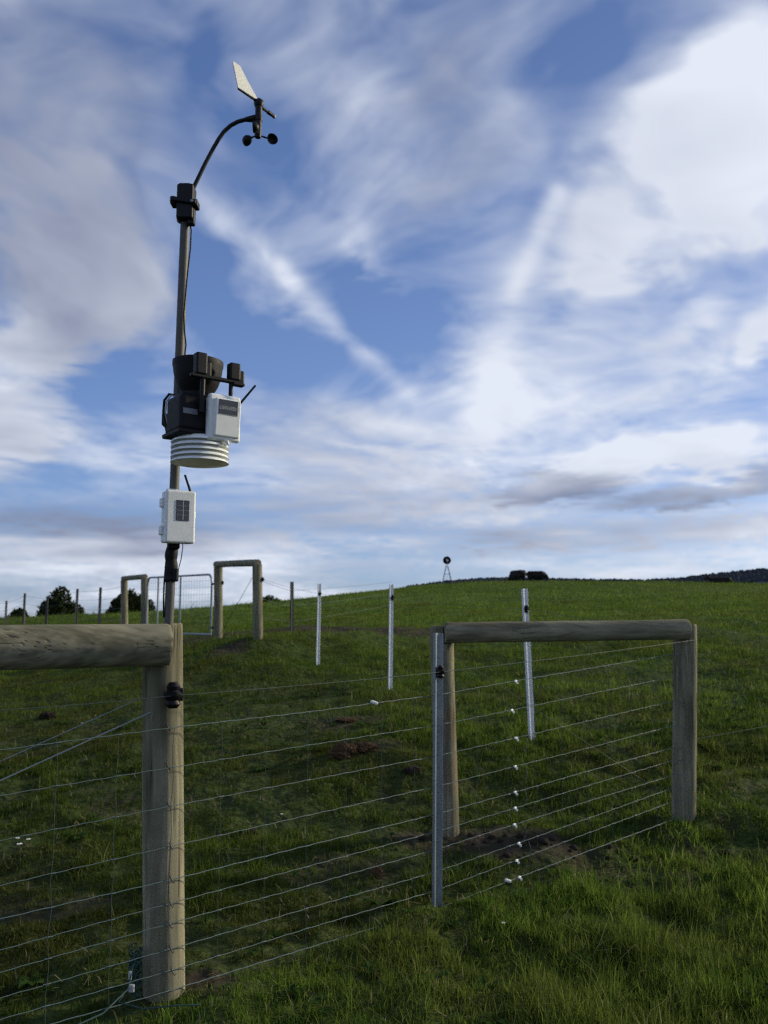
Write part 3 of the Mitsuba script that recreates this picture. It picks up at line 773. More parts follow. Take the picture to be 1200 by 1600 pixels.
# ---------------------------------------------------------------- rain and temperature unit
unit = 'rain_sensor_unit'
tag(unit, 'black rain collector above white slatted shield, with white box in front', 'weather sensor')
YAW, ORIGIN = 37.0, (-0.713, 3.22, 0.0)
here = lambda m: local(m, ORIGIN, YAW)
bowl = [(0.047, 2.195), (0.054, 2.212), (0.067, 2.232), (0.079, 2.252), (0.088, 2.277), (0.094, 2.305), (0.0965, 2.330), (0.099, 2.333), (0.099, 2.352), (0.094, 2.354), (0.085, 2.315), (0.070, 2.27), (0.04, 2.23), (0, 2.22), (0, 2.195), (0.047, 2.195)]
put('rain_collector', here(moved(lathe(bowl, 48), -0.005, 0.03, 0)), 'dull_black', 40, unit)
block = join(moved(rounded((0.165, 0.15, 0.15), 0.022), -0.028, 0.012, 2.125), moved(rounded((0.182, 0.168, 0.018), 0.006), -0.028, 0.012, 2.048), moved(lathe([(0, -0.02), (0.078, -0.02), (0.074, 0.0), (0.055, 0.008), (0, 0.008)], 40), -0.02, 0.015, 2.212))
put('rain_base', here(block), 'dull_black', 40, unit)
put('cover_plate', here(moved(rounded((0.058, 0.004, 0.022), 0.0015), -0.073, -0.0645, 2.125)), 'cover_label', 40, unit)
tag(unit + '__cover_plate', 'small grey label on the black housing')
put('mount_arm', join(local(rounded((0.11, 0.05, 0.09), 0.010), (-0.800, 3.300, 2.13), 8), lathe([(0.019, -0.02), (0.030, -0.02), (0.030, 0.02), (0.019, 0.02), (0.019, -0.02)], 28, MAST(2.13)), local(rounded((0.02, 0.07, 0.05), 0.006), (-0.872, 3.31, 2.13), 0)), 'black_plastic', 40, unit)
loop = [(-0.815, 3.24, 2.215), (-0.845, 3.24, 2.222), (-0.866, 3.25, 2.20), (-0.868, 3.25, 2.15), (-0.858, 3.255, 2.10), (-0.852, 3.26, 2.06)]
put('cable_loop', tube(loop, 0.0055, 10), 'black_plastic', True, unit)
put('cable_loop', tube([(p[0] + 0.012, p[1] - 0.012, p[2] - 0.008) for p in loop], 0.0030, 8), 'pale_print', True, unit)
for n in range(5):
    z = 2.036 - 0.0195 * n
    plate = [(0.030, z), (0.070, z), (0.100, z - 0.0035), (0.1085, z - 0.009), (0.1115, z - 0.0155), (0.1090, z - 0.0160), (0.1055, z - 0.0110), (0.098, z - 0.0065), (0.070, z - 0.0035), (0.030, z - 0.0035), (0.030, z)]
    put('shield_plate', here(lathe(plate, 56)), 'white_plastic', 40, unit)
put('shield_core', here(lathe([(0, 2.040), (0.090, 2.040), (0.090, 2.030), (0.086, 2.029), (0.086, 1.946), (0, 1.946), (0, 2.040)], 40)), 'vane_white', 40, unit)
bar = join(moved(rounded((0.220, 0.022, 0.014), 0.004), 0.018, -0.098, 2.258), moved(rounded((0.05, 0.03, 0.012), 0.004), 0.105, -0.098, 2.25))
put('spike_bar', here(bar), 'black_plastic', 40, unit)
for x, h in ((-0.052, 0.086), (0.088, 0.070)):
    cap = join(moved(rounded((0.046, 0.038, h), 0.008), x, -0.095, 2.262 + h / 2), moved(rounded((0.030, 0.03, h * 0.7), 0.008), x + 0.028, -0.093, 2.258 + h * 0.35))
    put('bar_block', here(cap), 'black_plastic', 40, unit)
for x, r, lo in ((-0.040, 0.010, 2.12), (0.078, 0.0085, 2.15)):
    put('bar_leg', here(tube([(x, -0.095, 2.258), (x, -0.092, lo)], r, 14)), 'black_plastic', True, unit)
put('box', here(moved(rounded((0.132, 0.026, 0.180), 0.010), 0.047, -0.103, 2.107)), 'white_plastic', 40, unit)
put('box', here(moved(rounded((0.122, 0.030, 0.168), 0.010), 0.047, -0.082, 2.107)), 'white_plastic', 40, unit)
wedge = to_manifold(moved(rounded((0.106, 0.05, 0.146), 0.006), 0, 0, 0)).rotate((4.5, 0, 0))
put('box_lid', here(moved(from_manifold(wedge), 0.052, -0.105, 2.106)), 'white_plastic', 40, unit)
lid_face = trimesh.transformations.rotation_matrix(math.radians(4.5), (1, 0, 0))
on_lid = lambda m, x, z, out=0.0: here(moved(local(moved(m, x, -0.0252 - out, z), (0, 0, 0), 0, lid_face), 0.052, -0.105, 2.106))
put('solar_panel', on_lid(rounded((0.080, 0.003, 0.056), 0.001), -0.002, 0.040), 'solar_glass', 40, unit)
for z in (0.031, 0.036, 0.041):
    put('panel_line', on_lid(join(*[moved(rounded((0.007 + 0.003 * (n % 3), 0.002, 0.0022), 0.0006, 3), -0.036 + 0.0105 * n, 0, 0.0008 * ((n * 7) % 3)) for n in range(8)]), 0, z, 0.0015), 'pale_print', 40, unit)
put('panel_line', on_lid(rounded((0.08, 0.002, 0.0016), 0.0005, 3), -0.002, 0.0115, 0.001), 'pale_print', 40, unit)
put('drain_plug', here(moved(lathe([(0, -0.008), (0.006, -0.006), (0.008, 0), (0.006, 0.008), (0, 0.009)], 16), 0.058, -0.115, 2.010)), 'white_plastic', 40, unit)
put('aerial', tube([(-0.560, 3.175, 2.160), (-0.553, 3.178, 2.170), (-0.500, 3.20, 2.246)], [0.0055, 0.005, 0.0042], 10), 'black_plastic', True, unit)

# ---------------------------------------------------------------- lower transmitter box
box = 'transmitter_box'
tag(box, 'white box with dark solar panel clamped low on the mast', 'weather sensor')
LOW = (-0.798, 3.252, 1.735)
down = lambda m, x, y, z: local(moved(m, x, y, z), LOW, 32)
put('case', down(rounded((0.116, 0.036, 0.200), 0.008), 0, 0.014, 0), 'white_plastic', 40, box)
put('lid', down(rounded((0.118, 0.030, 0.204), 0.009), 0, -0.018, 0), 'white_plastic', 40, box)
for z in (0.055, -0.052):
    put('clip', down(rounded((0.012, 0.030, 0.036), 0.004), -0.062, 0.012, z), 'white_plastic', 40, box)
put('clip', down(rounded((0.010, 0.024, 0.030), 0.004), 0.062, 0.0, 0.012), 'white_plastic', 40, box)
put('top_lug', down(rounded((0.044, 0.022, 0.016), 0.005), -0.022, 0.016, 0.104), 'white_plastic', 40, box)
put('solar_panel', down(rounded((0.052, 0.004, 0.080), 0.0015), 0.006, -0.0335, 0.024), 'solar_glass', 40, box)
put('panel_line', down(rounded((0.0025, 0.002, 0.074), 0.0008, 3), 0.007, -0.0357, 0.024), 'pale_print', 40, box)
for z in (0.042, 0.024, 0.006):
    put('panel_line', down(rounded((0.046, 0.002, 0.0010), 0.0004, 3), 0.007, -0.0352, z), 'pale_print', 40, box)
put('aerial', tube([(-0.755, 3.262, 1.826), (-0.757, 3.262, 1.842), (-0.781, 3.27, 1.905)], [0.0055, 0.005, 0.0042], 10), 'black_plastic', True, box)
put('bracket', local(rounded((0.045, 0.05, 0.05), 0.006), (-0.824, 3.295, 1.64), 20), 'dull_black', 40, box)
put('clamp_band', lathe([(0.0185, -0.008), (0.0205, -0.008), (0.0205, 0.008), (0.0185, 0.008), (0.0185, -0.008)], 28, MAST(1.78)), 'galvanised', 40, box)

# ---------------------------------------------------------------- cows on the rise
scene['black_hide'] = principled(lambda p, n, uv: MIX(C(0.010, 0.009, 0.009), C(0.026, 0.021, 0.018), F(p.x * 3, p.y * 3, p.z * 3, 3)), 0.75, specular=0.2)


def body(bones):
    total = manifold3d.Manifold()
    for a, ra, b, rb in bones:
        ball_a = manifold3d.Manifold.sphere(ra, 20).translate(a)
        ball_b = manifold3d.Manifold.sphere(rb, 20).translate(b)
        total = total + manifold3d.Manifold.batch_hull([ball_a, ball_b])
    m = from_manifold(total.refine_to_length(0.07))
    m.merge_vertices()
    trimesh.smoothing.filter_taubin(m, lamb=0.5, nu=0.52, iterations=14)
    return m


def cow_bones(lying=False, head_low=True):
    b = [((.5, s, 1.20), .18, (-.66, s, 1.22), .18) for s in (-.2, .2)] + [((0.55, 0, 1.02), .36, (0.0, 0, .98), .41), ((0.0, 0, .98), .41, (-.62, 0, 1.06), .33), ((0.5, 0, 1.24), .17, (-.6, 0, 1.24), .17), ((0.62, 0, 0.82), .24, (0.1, 0, .78), .30), ((-.80, .14, 1.10), .17, (-.80, -.14, 1.10), .17)]
    tip = ((1.18, .04, .50), (1.34, .06, .22)) if head_low else ((1.18, .04, 1.36), (1.48, .06, 1.20))
    b += [((0.62, 0, 1.10), .27, (0.92, 0.02, (0.92 if head_low else 1.22)), .19), ((0.92, 0.02, (0.92 if head_low else 1.22)), .19, tip[0], .135), (tip[0], .135, tip[1], .085)]
    for s in (-1, 1):
        e = np.array(tip[0])
        b += [((e[0] - 0.04, e[1] + s * .10, e[2] + .10), .035, (e[0] - 0.08, e[1] + s * .26, e[2] + .11), .03)]
        if not lying:
            b += [((.52, s * .19, .85), .15, (.55, s * .19, .44), .075), ((.55, s * .19, .44), .075, (.53, s * .19, .06), .06),
                  ((-.66, s * .18, .92), .22, (-.52, s * .19, .64), .12), ((-.52, s * .19, .64), .12, (-.78, s * .19, .46), .075), ((-.78, s * .19, .46), .075, (-.74, s * .19, .06), .06)]
        else:
            b += [((.5, s * .30, .62), .12, (.85, s * .34, .58), .07), ((-.5, s * .36, .68), .18, (-.1, s * .46, .58), .09)]
    b += [((-.95, 0, 1.20), .05, (-1.06, .03, .75), .035), ((-1.06, .03, .75), .035, (-1.04, .05, .45), .05)]
    return b


def cow(x, y, yaw, scale, label, lying=False, head_low=True, sink=0.0):
    m = body(cow_bones(lying, head_low))
    if lying:
        m.apply_translation((0, 0, -0.56))
    m.apply_scale(scale)
    key = put('cow', local(m, at(x, y, -sink), yaw), 'black_hide', True)
    tag(key, label, 'cow')


cow(11.9, 75.5, 118, 1.03, 'large black cow on the skyline, left one of the pair')
cow(13.85, 77.0, -12, 0.95, 'black cow grazing on the skyline, right one of the pair')
cow(31.2, 78.5, 176, 1.0, 'black cow lying alone before the dark wooded hill', lying=True, head_low=False)

# ---------------------------------------------------------------- windpump beyond the rise
pump = 'wind_pump'
tag(pump, 'tall distant wind pump with round wheel on a lattice tower', 'wind pump')
WX, WY, WTOP = 10.42, 140.0, 10.75
wz = float(land(WX, WY)) - 0.3
legs = []
for sx in (-1, 1):
    for sy in (-1, 1):
        lo, hi = np.array([WX + sx * 2.3, WY + sy * 2.3, wz]), np.array([WX + sx * 0.12, WY + sy * 0.12, WTOP - 0.8])
        legs.append((lo, hi))
        put('tower_leg', tube([lo, hi], 0.05, 6), 'dark_steel', True, pump)
braces = []
for k in range(7):
    t0, t1 = k / 7, (k + 1) / 7
    for (a, b) in ((0, 1), (1, 3), (3, 2), (2, 0)):
        pa, pb = legs[a], legs[b]
        p0, p1 = pa[0] * (1 - t0) + pa[1] * t0, pb[0] * (1 - t1) + pb[1] * t1
        braces += [tube([p0, p1], 0.014, 4, False), tube([pa[0] * (1 - t1) + pa[1] * t1, p1], 0.016, 4, False)]
put('tower_brace', join(*braces), 'dark_steel', False, pump)
tag(pump + '__tower_brace', kind='stuff')
put('platform', moved(rounded((2.0, 2.0, 0.06), 0.02, 3), WX, WY, wz + 0.62 * (WTOP - wz) - 0.0), 'galvanised', False, pump)
wheel = [tube([(WX, WY - 0.35, WTOP), (WX, WY + 0.3, WTOP)], 0.10, 10)]
for k in range(18):
    a = 2 * math.pi * k / 18
    u, w = np.array([math.cos(a), 0, math.sin(a)]), np.array([-math.sin(a), 0, math.cos(a)])
    c0 = np.array([WX, WY - 0.3, WTOP])
    quad = []
    for r, hw in ((0.16, 0.032), (0.66, 0.128)):
        for s in (-1, 1):
            for dpt in (-0.004, 0.004):
                quad.append(c0 + u * r + w * s * hw + np.array([0, s * hw * 0.45 + dpt, 0]))
    wheel.append(trimesh.convex.convex_hull(np.array(quad)))
for r in (0.35, 0.6):
    a = np.linspace(0, 2 * math.pi, 37)
    wheel.append(tube(np.column_stack([WX + r * np.cos(a), np.full(37, WY - 0.3), WTOP + r * np.sin(a)]), 0.015, 4, False))
put('wheel', join(*wheel), 'dull_black', False, pump)
put('tail_vane', join(moved(rounded((0.03, 0.9, 0.5), 0.01, 3), WX, WY + 1.5, WTOP + 0.05), tube([(WX, WY, WTOP), (WX, WY + 1.2, WTOP + 0.05)], 0.03, 6)), 'dark_steel', False, pump)

# ---------------------------------------------------------------- trees beyond the left slope
scene['leaf_dark'] = {'type': 'principledthin', 'base_color': mikit.proc(lambda p, n, uv: MIX(C(0.016, 0.025, 0.010), C(0.050, 0.062, 0.022), F(p.x * 1.5, p.y * 1.5, p.z * 1.5, 3))), 'roughness': 0.7, 'diff_trans': 0.4, 'spec_trans': 0.0}
scene['bark'] = principled((0.07, 0.055, 0.04), 0.95, specular=0.1)


def leafy_tree(x, y, top, lobes, count, leaf, label, seed, key='bush_tree'):
    """lobes: (offset across, offset along, height above the foot as a share, radius across, radius up)."""
    rng = np.random.default_rng(seed)
    t = number(key)
    tag(t, label, 'tree', 'trees beyond the left slope')
    foot = at(x, y, -0.1)
    h = top - foot[2]
    limbs = [tube([foot, foot + [0.05 * h * 0.3, 0, 0.35 * h], foot + [0, 0, 0.8 * h]], [0.035 * h, 0.026 * h, 0.006 * h], 8)]
    cloud, quads = [], []
    for (ox, oy, oz, rx, rz) in lobes:
        c = foot + np.array([ox, oy, oz * h])
        limbs.append(tube([foot + [0, 0, 0.25 * h], (foot + [0, 0, 0.25 * h]) * 0.4 + c * 0.6, c], [0.02 * h, 0.012 * h, 0.004 * h], 6))
        n = int(count * rx * rx * rz / sum(l[3] * l[3] * l[4] for l in lobes))
        d = rng.normal(size=(n, 3))
        d /= np.linalg.norm(d, axis=1, keepdims=True)
        r = rng.random(n) ** 0.30
        lump = 0.72 + 0.62 * meshkit.fbm(d * 2.3 + seed, 3, seed)
        cloud.append(c + d * (r * lump)[:, None] * np.array([rx, rx, rz]))
    p = np.vstack(cloud)
    n = len(p)
    u = rng.normal(size=(n, 3))
    u /= np.linalg.norm(u, axis=1, keepdims=True)
    w = np.cross(u, rng.normal(size=(n, 3)))
    w /= np.linalg.norm(w, axis=1, keepdims=True)
    s = leaf * rng.uniform(0.6, 1.4, n)[:, None]
    v = np.stack([p - u * s, p + w * s * 0.5, p + u * s, p - w * s * 0.5], 1).reshape(-1, 3)
    k = np.arange(n)[:, None] * 4
    put('trunk', join(*limbs), 'bark', True, t)
    put('crown', (v, np.vstack([k + [0, 1, 2], k + [0, 2, 3]])), 'leaf_dark', False, t)


leafy_tree(-38.2, 100, 5.15, [(0, 0, .72, 1.25, 2.5), (-0.8, 0, .60, 1.6, 2.2), (1.1, 0.5, .58, 1.5, 2.0), (-1.9, 0.4, .42, 1.2, 1.8), (2.0, -0.3, .46, 1.1, 2.2), (0.1, 0, .45, 2.0, 2.6)], 16000, 0.19, 'large dark tree with domed crown, left of the gate frames', 61)
leafy_tree(-44.6, 104, 2.95, [(0, 0, .80, 1.0, 1.1), (-0.5, 0, .62, 1.3, 1.6), (0.7, 0, .60, 1.1, 1.6)], 7000, 0.18, 'small round dark tree at the far left edge', 62)
leafy_tree(-28.6, 95, 4.25, [(0.2, 0, .84, .7, 1.3), (-1.0, 0, .66, 1.1, 1.7), (1.1, 0.3, .72, 1.0, 1.5), (0, 0, .5, 1.9, 2.4), (-2.0, 0, .52, .8, 1.3), (2.2, 0, .62, .9, 1.5)], 14000, 0.19, 'dark broken tree seen through the left gate frame', 63)
leafy_tree(-32.4, 97, 0.9, [(0, 0, .8, .9, 1.0)], 500, 0.14, 'low thin bush between the large tree and the gate frame', 64, key='low_bush')
leafy_tree(-10.5, 78, 3.45, [(0, 0, .72, .75, .62), (0.7, 0, .66, .5, .5), (-0.5, 0.2, .68, .5, .55)], 1600, 0.10, 'small dark bush on the skyline right of the gate', 65, key='low_bush')


# ---------------------------------------------------------------- grass
scene['grass_blade'] = {'type': 'principledthin', 'base_color': {'type': 'mesh_attribute', 'name': 'vertex_color'}, 'roughness': 0.55, 'diff_trans': 1.0, 'spec_trans': 0.0, 'eta': 1.3}
FENCE = np.array(LINE[1:5])


def outside(x, y):
    """How far in front of the netting's line a place lies, towards the lane (metres; negative inside the paddock)."""
    line = np.interp(x, FENCE[:, 0], FENCE[:, 1])
    return np.where(x > 1.8, np.where(y < 4.7, 0.4, -0.5), (line - y) * 0.8)


def bare(x, y):
    p = np.stack([x, y, x * 0], -1)
    wob = 1.0 * (meshkit.fbm(p * 1.6, 3, 17) - 0.5)
    b = np.clip((meshkit.fbm(p * np.array([0.9, 0.7, 1]), 4, 19) - 0.56) * 5, 0, 0.5)
    b = np.maximum(b, np.clip((meshkit.fbm(p * np.array([3.4, 2.8, 1]), 3, 21) - 0.60) * 8, 0, 0.6))
    for (bx, by, rx, ry, s) in BARE:
        d = np.sqrt(((x - bx) / rx) ** 2 + ((y - by) / ry) ** 2) + wob
        b = np.maximum(b, s * np.clip((1.15 - d) / 0.4, 0, 1))
    return b


def blades(count, y0, y1, spread, segs, height, width, per_tuft, tuft, seed, long_share=0.0):
    """Grass blades as one mesh: tufts of curved, tapering blades on the ground between the distances y0 and y1."""
    rng = np.random.default_rng(seed)
    tufts = count // per_tuft
    y = np.sqrt(rng.uniform(y0 * y0, y1 * y1, tufts * 2))
    x = rng.uniform(-spread, spread, tufts * 2) * y
    b = bare(x, y)
    keep = rng.random(len(x)) > b * 1.05
    x, y, b = x[keep][:tufts], y[keep][:tufts], b[keep][:tufts]
    tufts = len(x)
    p = np.stack([x, y, x * 0], -1)
    lush = np.clip(0.5 + 1.5 * (0.55 * meshkit.fbm(p * np.array([1.5, 1.1, 1]), 3, 23) + 0.45 * meshkit.fbm(p * np.array([6.5, 5.0, 1]), 2, 24) - 0.5), 0, 1)
    big = meshkit.fbm(p * 0.3, 3, 29)
    out = outside(x, y)
    tall = height * (0.45 + 1.3 * lush ** 1.5) * (1 - 0.6 * b) * rng.gamma(5.0, 0.2, tufts)
    tall = tall * np.where(out > 0, 1.35, 1.0) * np.where(np.abs(out) < 0.12, 0.62, 1.0)
    tall = tall * np.where(np.hypot((x - 0.24) / 0.16, (y - 3.86) / 0.22) < 1, 0.4, 1.0)
    tall = np.where(rng.random(tufts) < 0.05, tall * 1.8, tall)
    green = np.array([0.026, 0.060, 0.010]) + (np.array([0.128, 0.192, 0.030]) - np.array([0.026, 0.060, 0.010])) * np.clip(0.9 * lush + 0.5 * big - 0.2 + 0.25 * rng.normal(size=tufts), 0, 1)[:, None]
    olive = np.array([0.080, 0.068, 0.024])
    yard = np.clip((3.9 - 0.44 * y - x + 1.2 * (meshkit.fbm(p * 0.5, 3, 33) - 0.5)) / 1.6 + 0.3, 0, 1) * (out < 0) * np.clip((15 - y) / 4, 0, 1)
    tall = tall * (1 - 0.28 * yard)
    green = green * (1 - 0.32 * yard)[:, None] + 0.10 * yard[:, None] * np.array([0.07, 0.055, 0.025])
    green = green * np.interp(y, [10, 26], [1.0, 1.14])[:, None]
    green = green * np.where(out > 0, 1.22, 1.0)[:, None]
    dry = np.clip((meshkit.fbm(p * 1.1 + 40, 3, 37) - 0.47) * 2.0, 0, 0.40)[:, None]
    green = green * (1 - dry) + olive * dry
    k = np.repeat(np.arange(tufts), per_tuft)
    n = len(k)
    bx = x[k] + rng.normal(size=n) * tuft
    by = y[k] + rng.normal(size=n) * tuft
    bz = land(bx, by) - 0.004
    h = tall[k] * rng.uniform(0.45, 1.2, n)
    a = rng.uniform(0, 2 * np.pi, n)
    lean = rng.gamma(2.2, 0.24, n)
    d = np.stack([np.cos(a), np.sin(a), 0 * a], 1)
    side_a = a + np.pi / 2 + rng.normal(size=n) * 0.7
    side = np.stack([np.cos(side_a), np.sin(side_a), 0 * a], 1)
    w = width * rng.uniform(0.6, 1.4, n)
    color = green[k] * rng.uniform(0.7, 1.3, n)[:, None]
    straw = rng.random(n) < np.where(out[k] > 0, 0.035, 0.028)
    color[straw] = np.array([0.26, 0.235, 0.125]) * rng.uniform(0.5, 1.15, straw.sum())[:, None]
    h[straw] *= rng.uniform(0.8, 1.5, straw.sum())
    lean[straw] *= 1.5
    t = np.linspace(0, 1, segs + 1)
    base = np.stack([bx, by, bz], 1)
    rows, cols = [], []
    for i, u in enumerate(t):
        bend = np.clip(lean, 0, 1.8)[:, None]
        mid = base + d * (h[:, None] * bend * u ** 1.7) + np.array([0, 0, 1.0]) * (h[:, None] * (u - 0.35 * np.clip(bend, 0, 1.6) * u ** 2.2))
        half = (w * (1 - u) ** 0.7 * (0.75 + 0.5 * u))[:, None] * side * 0.5
        tint = color * (0.92 + 0.16 * u) + np.array([0.012, 0.008, 0]) * u * 0.5
        if i < segs:
            rows += [mid - half, mid + half]
            cols += [tint, tint]
        else:
            rows.append(mid)
            cols.append(tint)
    per = 2 * segs + 1
    v = np.stack(rows, 1).reshape(-1, 3)
    c = np.stack(cols, 1).reshape(-1, 3)
    f = []
    for i in range(segs - 1):
        f += [(2 * i, 2 * i + 1, 2 * i + 3), (2 * i, 2 * i + 3, 2 * i + 2)]
    f.append((2 * segs - 2, 2 * segs - 1, 2 * segs))
    tri = (np.arange(n)[:, None, None] * per + np.array(f)[None]).reshape(-1, 3)
    return v, tri, c


swards = [
    blades(250000, 2.0, 4.3, 0.70, 2, 0.046, 0.0048, 14, 0.020, 101),
    blades(225000, 4.3, 7.5, 0.68, 2, 0.052, 0.0062, 12, 0.028, 102),
    blades(190000, 7.5, 14, 0.66, 2, 0.062, 0.0085, 10, 0.055, 103),
    blades(230000, 14, 30, 0.64, 1, 0.075, 0.017, 8, 0.11, 104),
    blades(190000, 30, 88, 0.62, 1, 0.10, 0.045, 6, 0.30, 105),
]
off, vs, fs, cs = 0, [], [], []
for v, f, c in swards:
    vs.append(v)
    fs.append(f + off)
    cs.append(c)
    off += len(v)
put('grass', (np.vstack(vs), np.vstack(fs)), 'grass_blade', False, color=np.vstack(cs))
tag('grass', 'short green pasture grass with longer tufts along the fence', 'grass', kind='stuff')


def rosettes(count, seed):
    """Low broad-leaved weeds: each a rosette of ribbed, drooping leaves."""
    rng = np.random.default_rng(seed)
    v, f, c = [], [], []
    while len(v) < count:
        y = math.sqrt(rng.uniform(2.4 ** 2, 10 ** 2))
        x = rng.uniform(-0.58, 0.58) * y
        if float(meshkit.fbm(np.array([x * 0.7, y * 0.7, 3.0]), 3, 51)) < 0.47:
            continue
        z = float(land(x, y))
        size = rng.uniform(0.035, 0.085)
        tint = np.array([0.040, 0.075, 0.018]) * rng.uniform(0.7, 1.5)
        rows = []
        for k in range(rng.integers(5, 9)):
            a = rng.uniform(0, 2 * np.pi)
            d, s = np.array([math.cos(a), math.sin(a), 0]), np.array([-math.sin(a), math.cos(a), 0])
            n, w, up = size * rng.uniform(0.6, 1.2), size * rng.uniform(0.16, 0.26), rng.uniform(0.35, 0.9)
            p = np.array([x, y, z + 0.004])
            leaf = [p]
            for u, hw in ((0.35, 0.8), (0.7, 1.0)):
                q = p + d * n * u + np.array([0, 0, n * up * (u - 0.7 * u * u) + 0.01])
                leaf += [q - s * w * hw + [0, 0, 0.15 * w], q, q + s * w * hw + [0, 0, 0.15 * w]]
            leaf.append(p + d * n + np.array([0, 0, n * up * 0.3 + 0.006]))
            rows.append((np.array(leaf), tint * rng.uniform(0.8, 1.25)))
        v.append(rows)
    shape = np.array([(0, 2, 1), (0, 3, 2), (1, 2, 5), (1, 5, 4), (2, 3, 6), (2, 6, 5), (4, 5, 7), (5, 6, 7)])
    leaves = [r for rows in v for r in rows]
    verts = np.vstack([l for l, _ in leaves])
    cols = np.vstack([np.repeat(t[None], 8, 0) for _, t in leaves])
    return verts, (shape[None] + 8 * np.arange(len(leaves))[:, None, None]).reshape(-1, 3), cols


wv, wf, wc = rosettes(420, 71)
put('weeds', (wv, wf), 'grass_blade', False, color=wc)
tag('weeds', 'low broad leaved weeds scattered through the pasture', 'weeds', kind='stuff')


def litter(count, seed):
    """Dead grass lying about: short pale blades nearly flat on the turf."""
    rng = np.random.default_rng(seed)
    y = np.sqrt(rng.uniform(2.4 ** 2, 8.5 ** 2, count * 3))
    x = rng.uniform(-0.58, 0.58, count * 3) * y
    m = meshkit.fbm(np.stack([x * 0.9, y * 0.9, x * 0], -1), 3, 53)
    keep = rng.random(count * 3) < np.clip((m - 0.42) * 3, 0.03, 1)
    x, y = x[keep][:count], y[keep][:count]
    n = len(x)
    a, tilt, size = rng.uniform(0, 2 * np.pi, n), rng.uniform(-0.1, 0.75, n), rng.uniform(0.02, 0.075, n)
    d = np.stack([np.cos(a) * np.cos(tilt), np.sin(a) * np.cos(tilt), np.sin(tilt)], 1) * size[:, None]
    s = np.stack([-np.sin(a), np.cos(a), 0 * a], 1) * rng.uniform(0.0012, 0.0032, n)[:, None]
    p = np.stack([x, y, land(x, y) + rng.uniform(0.004, 0.03, n)], 1)
    bend = np.stack([0 * a, 0 * a, rng.uniform(0, 0.25, n) * size], 1)
    v = np.stack([p - s, p + s, p + 0.5 * d + bend - s, p + 0.5 * d + bend + s, p + d], 1).reshape(-1, 3)
    c = np.array([0.25, 0.215, 0.125]) * rng.uniform(0.45, 1.25, n)[:, None]
    f = (np.array([(0, 1, 3), (0, 3, 2), (2, 3, 4)])[None] + 5 * np.arange(n)[:, None, None]).reshape(-1, 3)
    return v, f, np.repeat(c, 5, 0)


sv, sf, sc = litter(2600, 73)
put('dead_grass', (sv, sf), 'grass_blade', False, color=sc)
tag('dead_grass', 'pale bits of dead grass lying in the turf', 'dead grass', kind='stuff')

# ---------------------------------------------------------------- dead stems, clods, flowers
scene['straw'] = principled(lambda p, n, uv: MIX(C(0.30, 0.25, 0.15), C(0.48, 0.43, 0.30), N(p.x * 60, p.y * 60, p.z * 60)), 0.8)
scene['red_brown'] = bumped(principled(lambda p, n, uv: MIX(C(0.038, 0.024, 0.014), C(0.135, 0.080, 0.042), F(p.x * 35, p.y * 35, p.z * 35, 4)), 0.95, specular=0.1), lambda p, n, uv: 0.012 * F(p.x * 80, p.y * 80, p.z * 80, 3), 1.0)
scene['dark_clod'] = principled(lambda p, n, uv: MIX(C(0.014, 0.011, 0.009), C(0.042, 0.031, 0.024), F(p.x * 30, p.y * 30, p.z * 30, 4)), 0.95, specular=0.1)
scene['petal_white'] = principled((0.72, 0.72, 0.66), 0.7)
put('dead_stem', tube([(-1.52, 2.86, 0.19), (-1.38, 2.82, 0.15), (-1.25, 2.785, 0.10), (-1.13, 2.75, 0.05), (-1.07, 2.73, -0.02)], [0.0014, 0.0018, 0.002, 0.0022, 0.0022], 6), 'straw', True)
tag('dead_stem', 'long dry pale stem slanting across the bottom left corner', 'grass stem')


def lump(x, y, rx, ry, rz, seed, mat, key, label, category='clod', rough=0.7):
    m = trimesh.creation.icosphere(subdivisions=4)
    d = np.asarray(m.vertices)
    s = 0.6 + rough * meshkit.fbm(d * 1.7 + seed, 4, seed) + 0.75 * (meshkit.fbm(d * 6 + seed, 4, seed + 1) - 0.5)
    v = d * s[:, None] * np.array([rx, ry, rz])
    k = number(key)
    put(key, trimesh.Trimesh(v + at(x, y, rz * 0.15), m.faces, process=False), mat, 50)
    tag(k, label, category)
    return k


lump(-0.30, 6.44, 0.105, 0.085, 0.085, 3, 'red_brown', 'brown_clod', 'large reddish brown clod lying in grass behind the netting')
lump(-0.15, 6.50, 0.10, 0.07, 0.045, 7, 'red_brown', 'brown_clod', 'flat brown clod just right of the large reddish one')
lump(-0.033, 4.40, 0.032, 0.03, 0.045, 11, 'red_brown', 'brown_clod', 'small upright brown clod left of the galvanised picket')
lump(-0.34, 7.66, 0.09, 0.07, 0.02, 15, 'red_brown', 'brown_clod', 'faint flat brown clod higher up behind the large one')
lump(-3.43, 8.80, 0.085, 0.08, 0.055, 19, 'dark_clod', 'dark_clod', 'dark clod in grass under the thick near rail')
lump(0.20, 6.05, 0.07, 0.06, 0.03, 21, 'dark_clod', 'dark_clod', 'dark clod left of the galvanised picket, beside brown ones')
lump(-0.78, 5.05, 0.06, 0.05, 0.035, 27, 'dark_clod', 'dark_clod', 'dark clod just right of the thick near post')
earth = []
rng = np.random.default_rng(31)
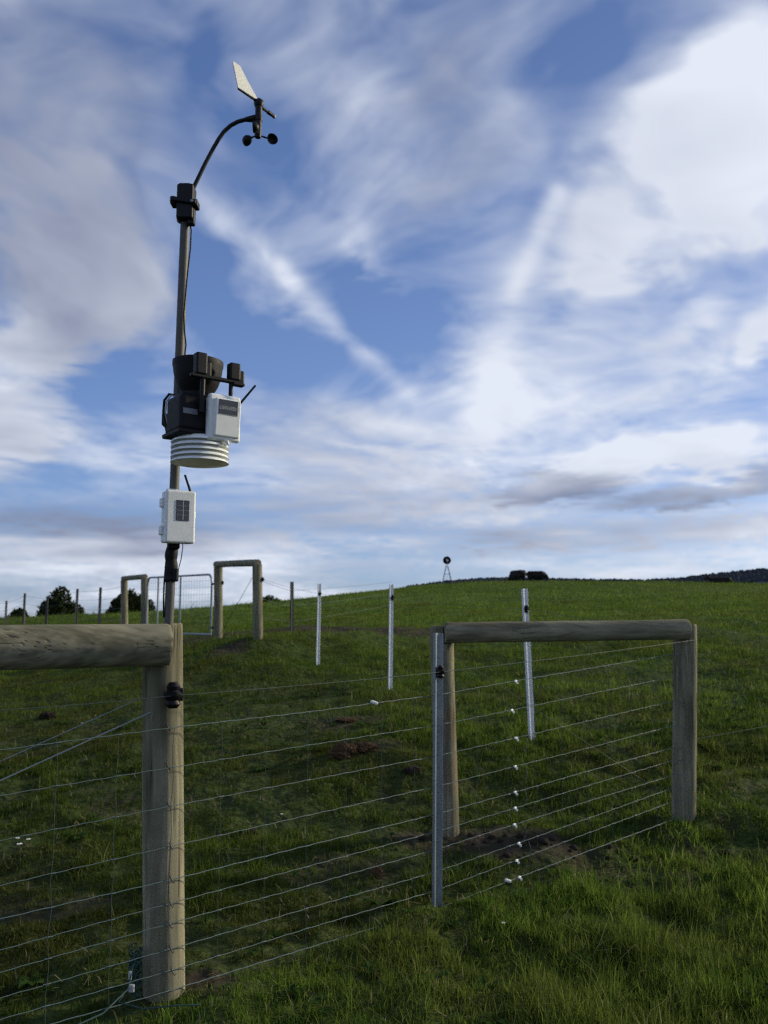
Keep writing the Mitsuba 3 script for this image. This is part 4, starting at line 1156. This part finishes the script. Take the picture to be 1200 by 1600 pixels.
for n in range(80):
    a, r = rng.uniform(0, 2 * np.pi), abs(rng.normal()) * 0.55
    x, y = 0.85 + r * math.cos(a) * 1.3, 4.78 + r * math.sin(a) * 0.45
    s = 0.006 + 0.02 * rng.random() ** 3
    m = trimesh.creation.icosphere(subdivisions=2)
    d = np.asarray(m.vertices)
    v = d * (0.6 + 0.8 * meshkit.fbm(d * 1.8 + n, 3, n))[:, None] * np.array([s, s, s * 0.7])
    earth.append(trimesh.Trimesh(v + at(x, y, s * 0.2), m.faces, process=False))
put('dirt', join(*earth), 'dark_clod', True)
tag('dirt', 'loose crumbs of dark earth under the netting', 'earth', kind='stuff')

for n, (x, y, s) in enumerate(((-1.985, 4.76, 0.012), (-1.94, 4.68, 0.016), (-1.91, 4.72, 0.013), (-1.95, 4.80, 0.011), (-0.62, 5.3, 0.009), (-2.9, 8.3, 0.012), (0.50, 3.72, 0.009))):
    t = number('daisy')
    tag(t, ('leftmost tiny white daisy of the cluster left of the thick post', 'largest tiny white daisy of the cluster left of the thick post', 'rightmost tiny white daisy of the cluster left of the thick post',
            'highest tiny white daisy of the cluster left of the thick post', 'single tiny white daisy behind the netting, mid picture', 'tiny white daisy far behind the thick near rail', 'tiny pale daisy in long grass right of the galvanised picket')[n], 'flower', 'daisies in the grass')
    top = at(x, y, 0.055)
    petals = []
    for k in range(9):
        a = 2 * math.pi * k / 9
        p = local(rounded((s * 0.9, s * 0.36, s * 0.10), s * 0.045, 3), (top[0] + 0.46 * s * math.cos(a), top[1] + 0.46 * s * math.sin(a), top[2] + 0.15 * s), math.degrees(a))
        petals.append(p)
    put('petals', join(*petals), 'petal_white', True, t)
    put('stem', tube([at(x, y, -0.01), top], 0.0012, 5), 'grass_stem', True, t)
    put('heart', lathe([(0, -0.1 * s), (0.28 * s, 0), (0.2 * s, 0.2 * s), (0, 0.26 * s)], 10, top + [0, 0, 0.15 * s]), 'straw', True, t)
scene['grass_stem'] = principled((0.06, 0.09, 0.02), 0.8)
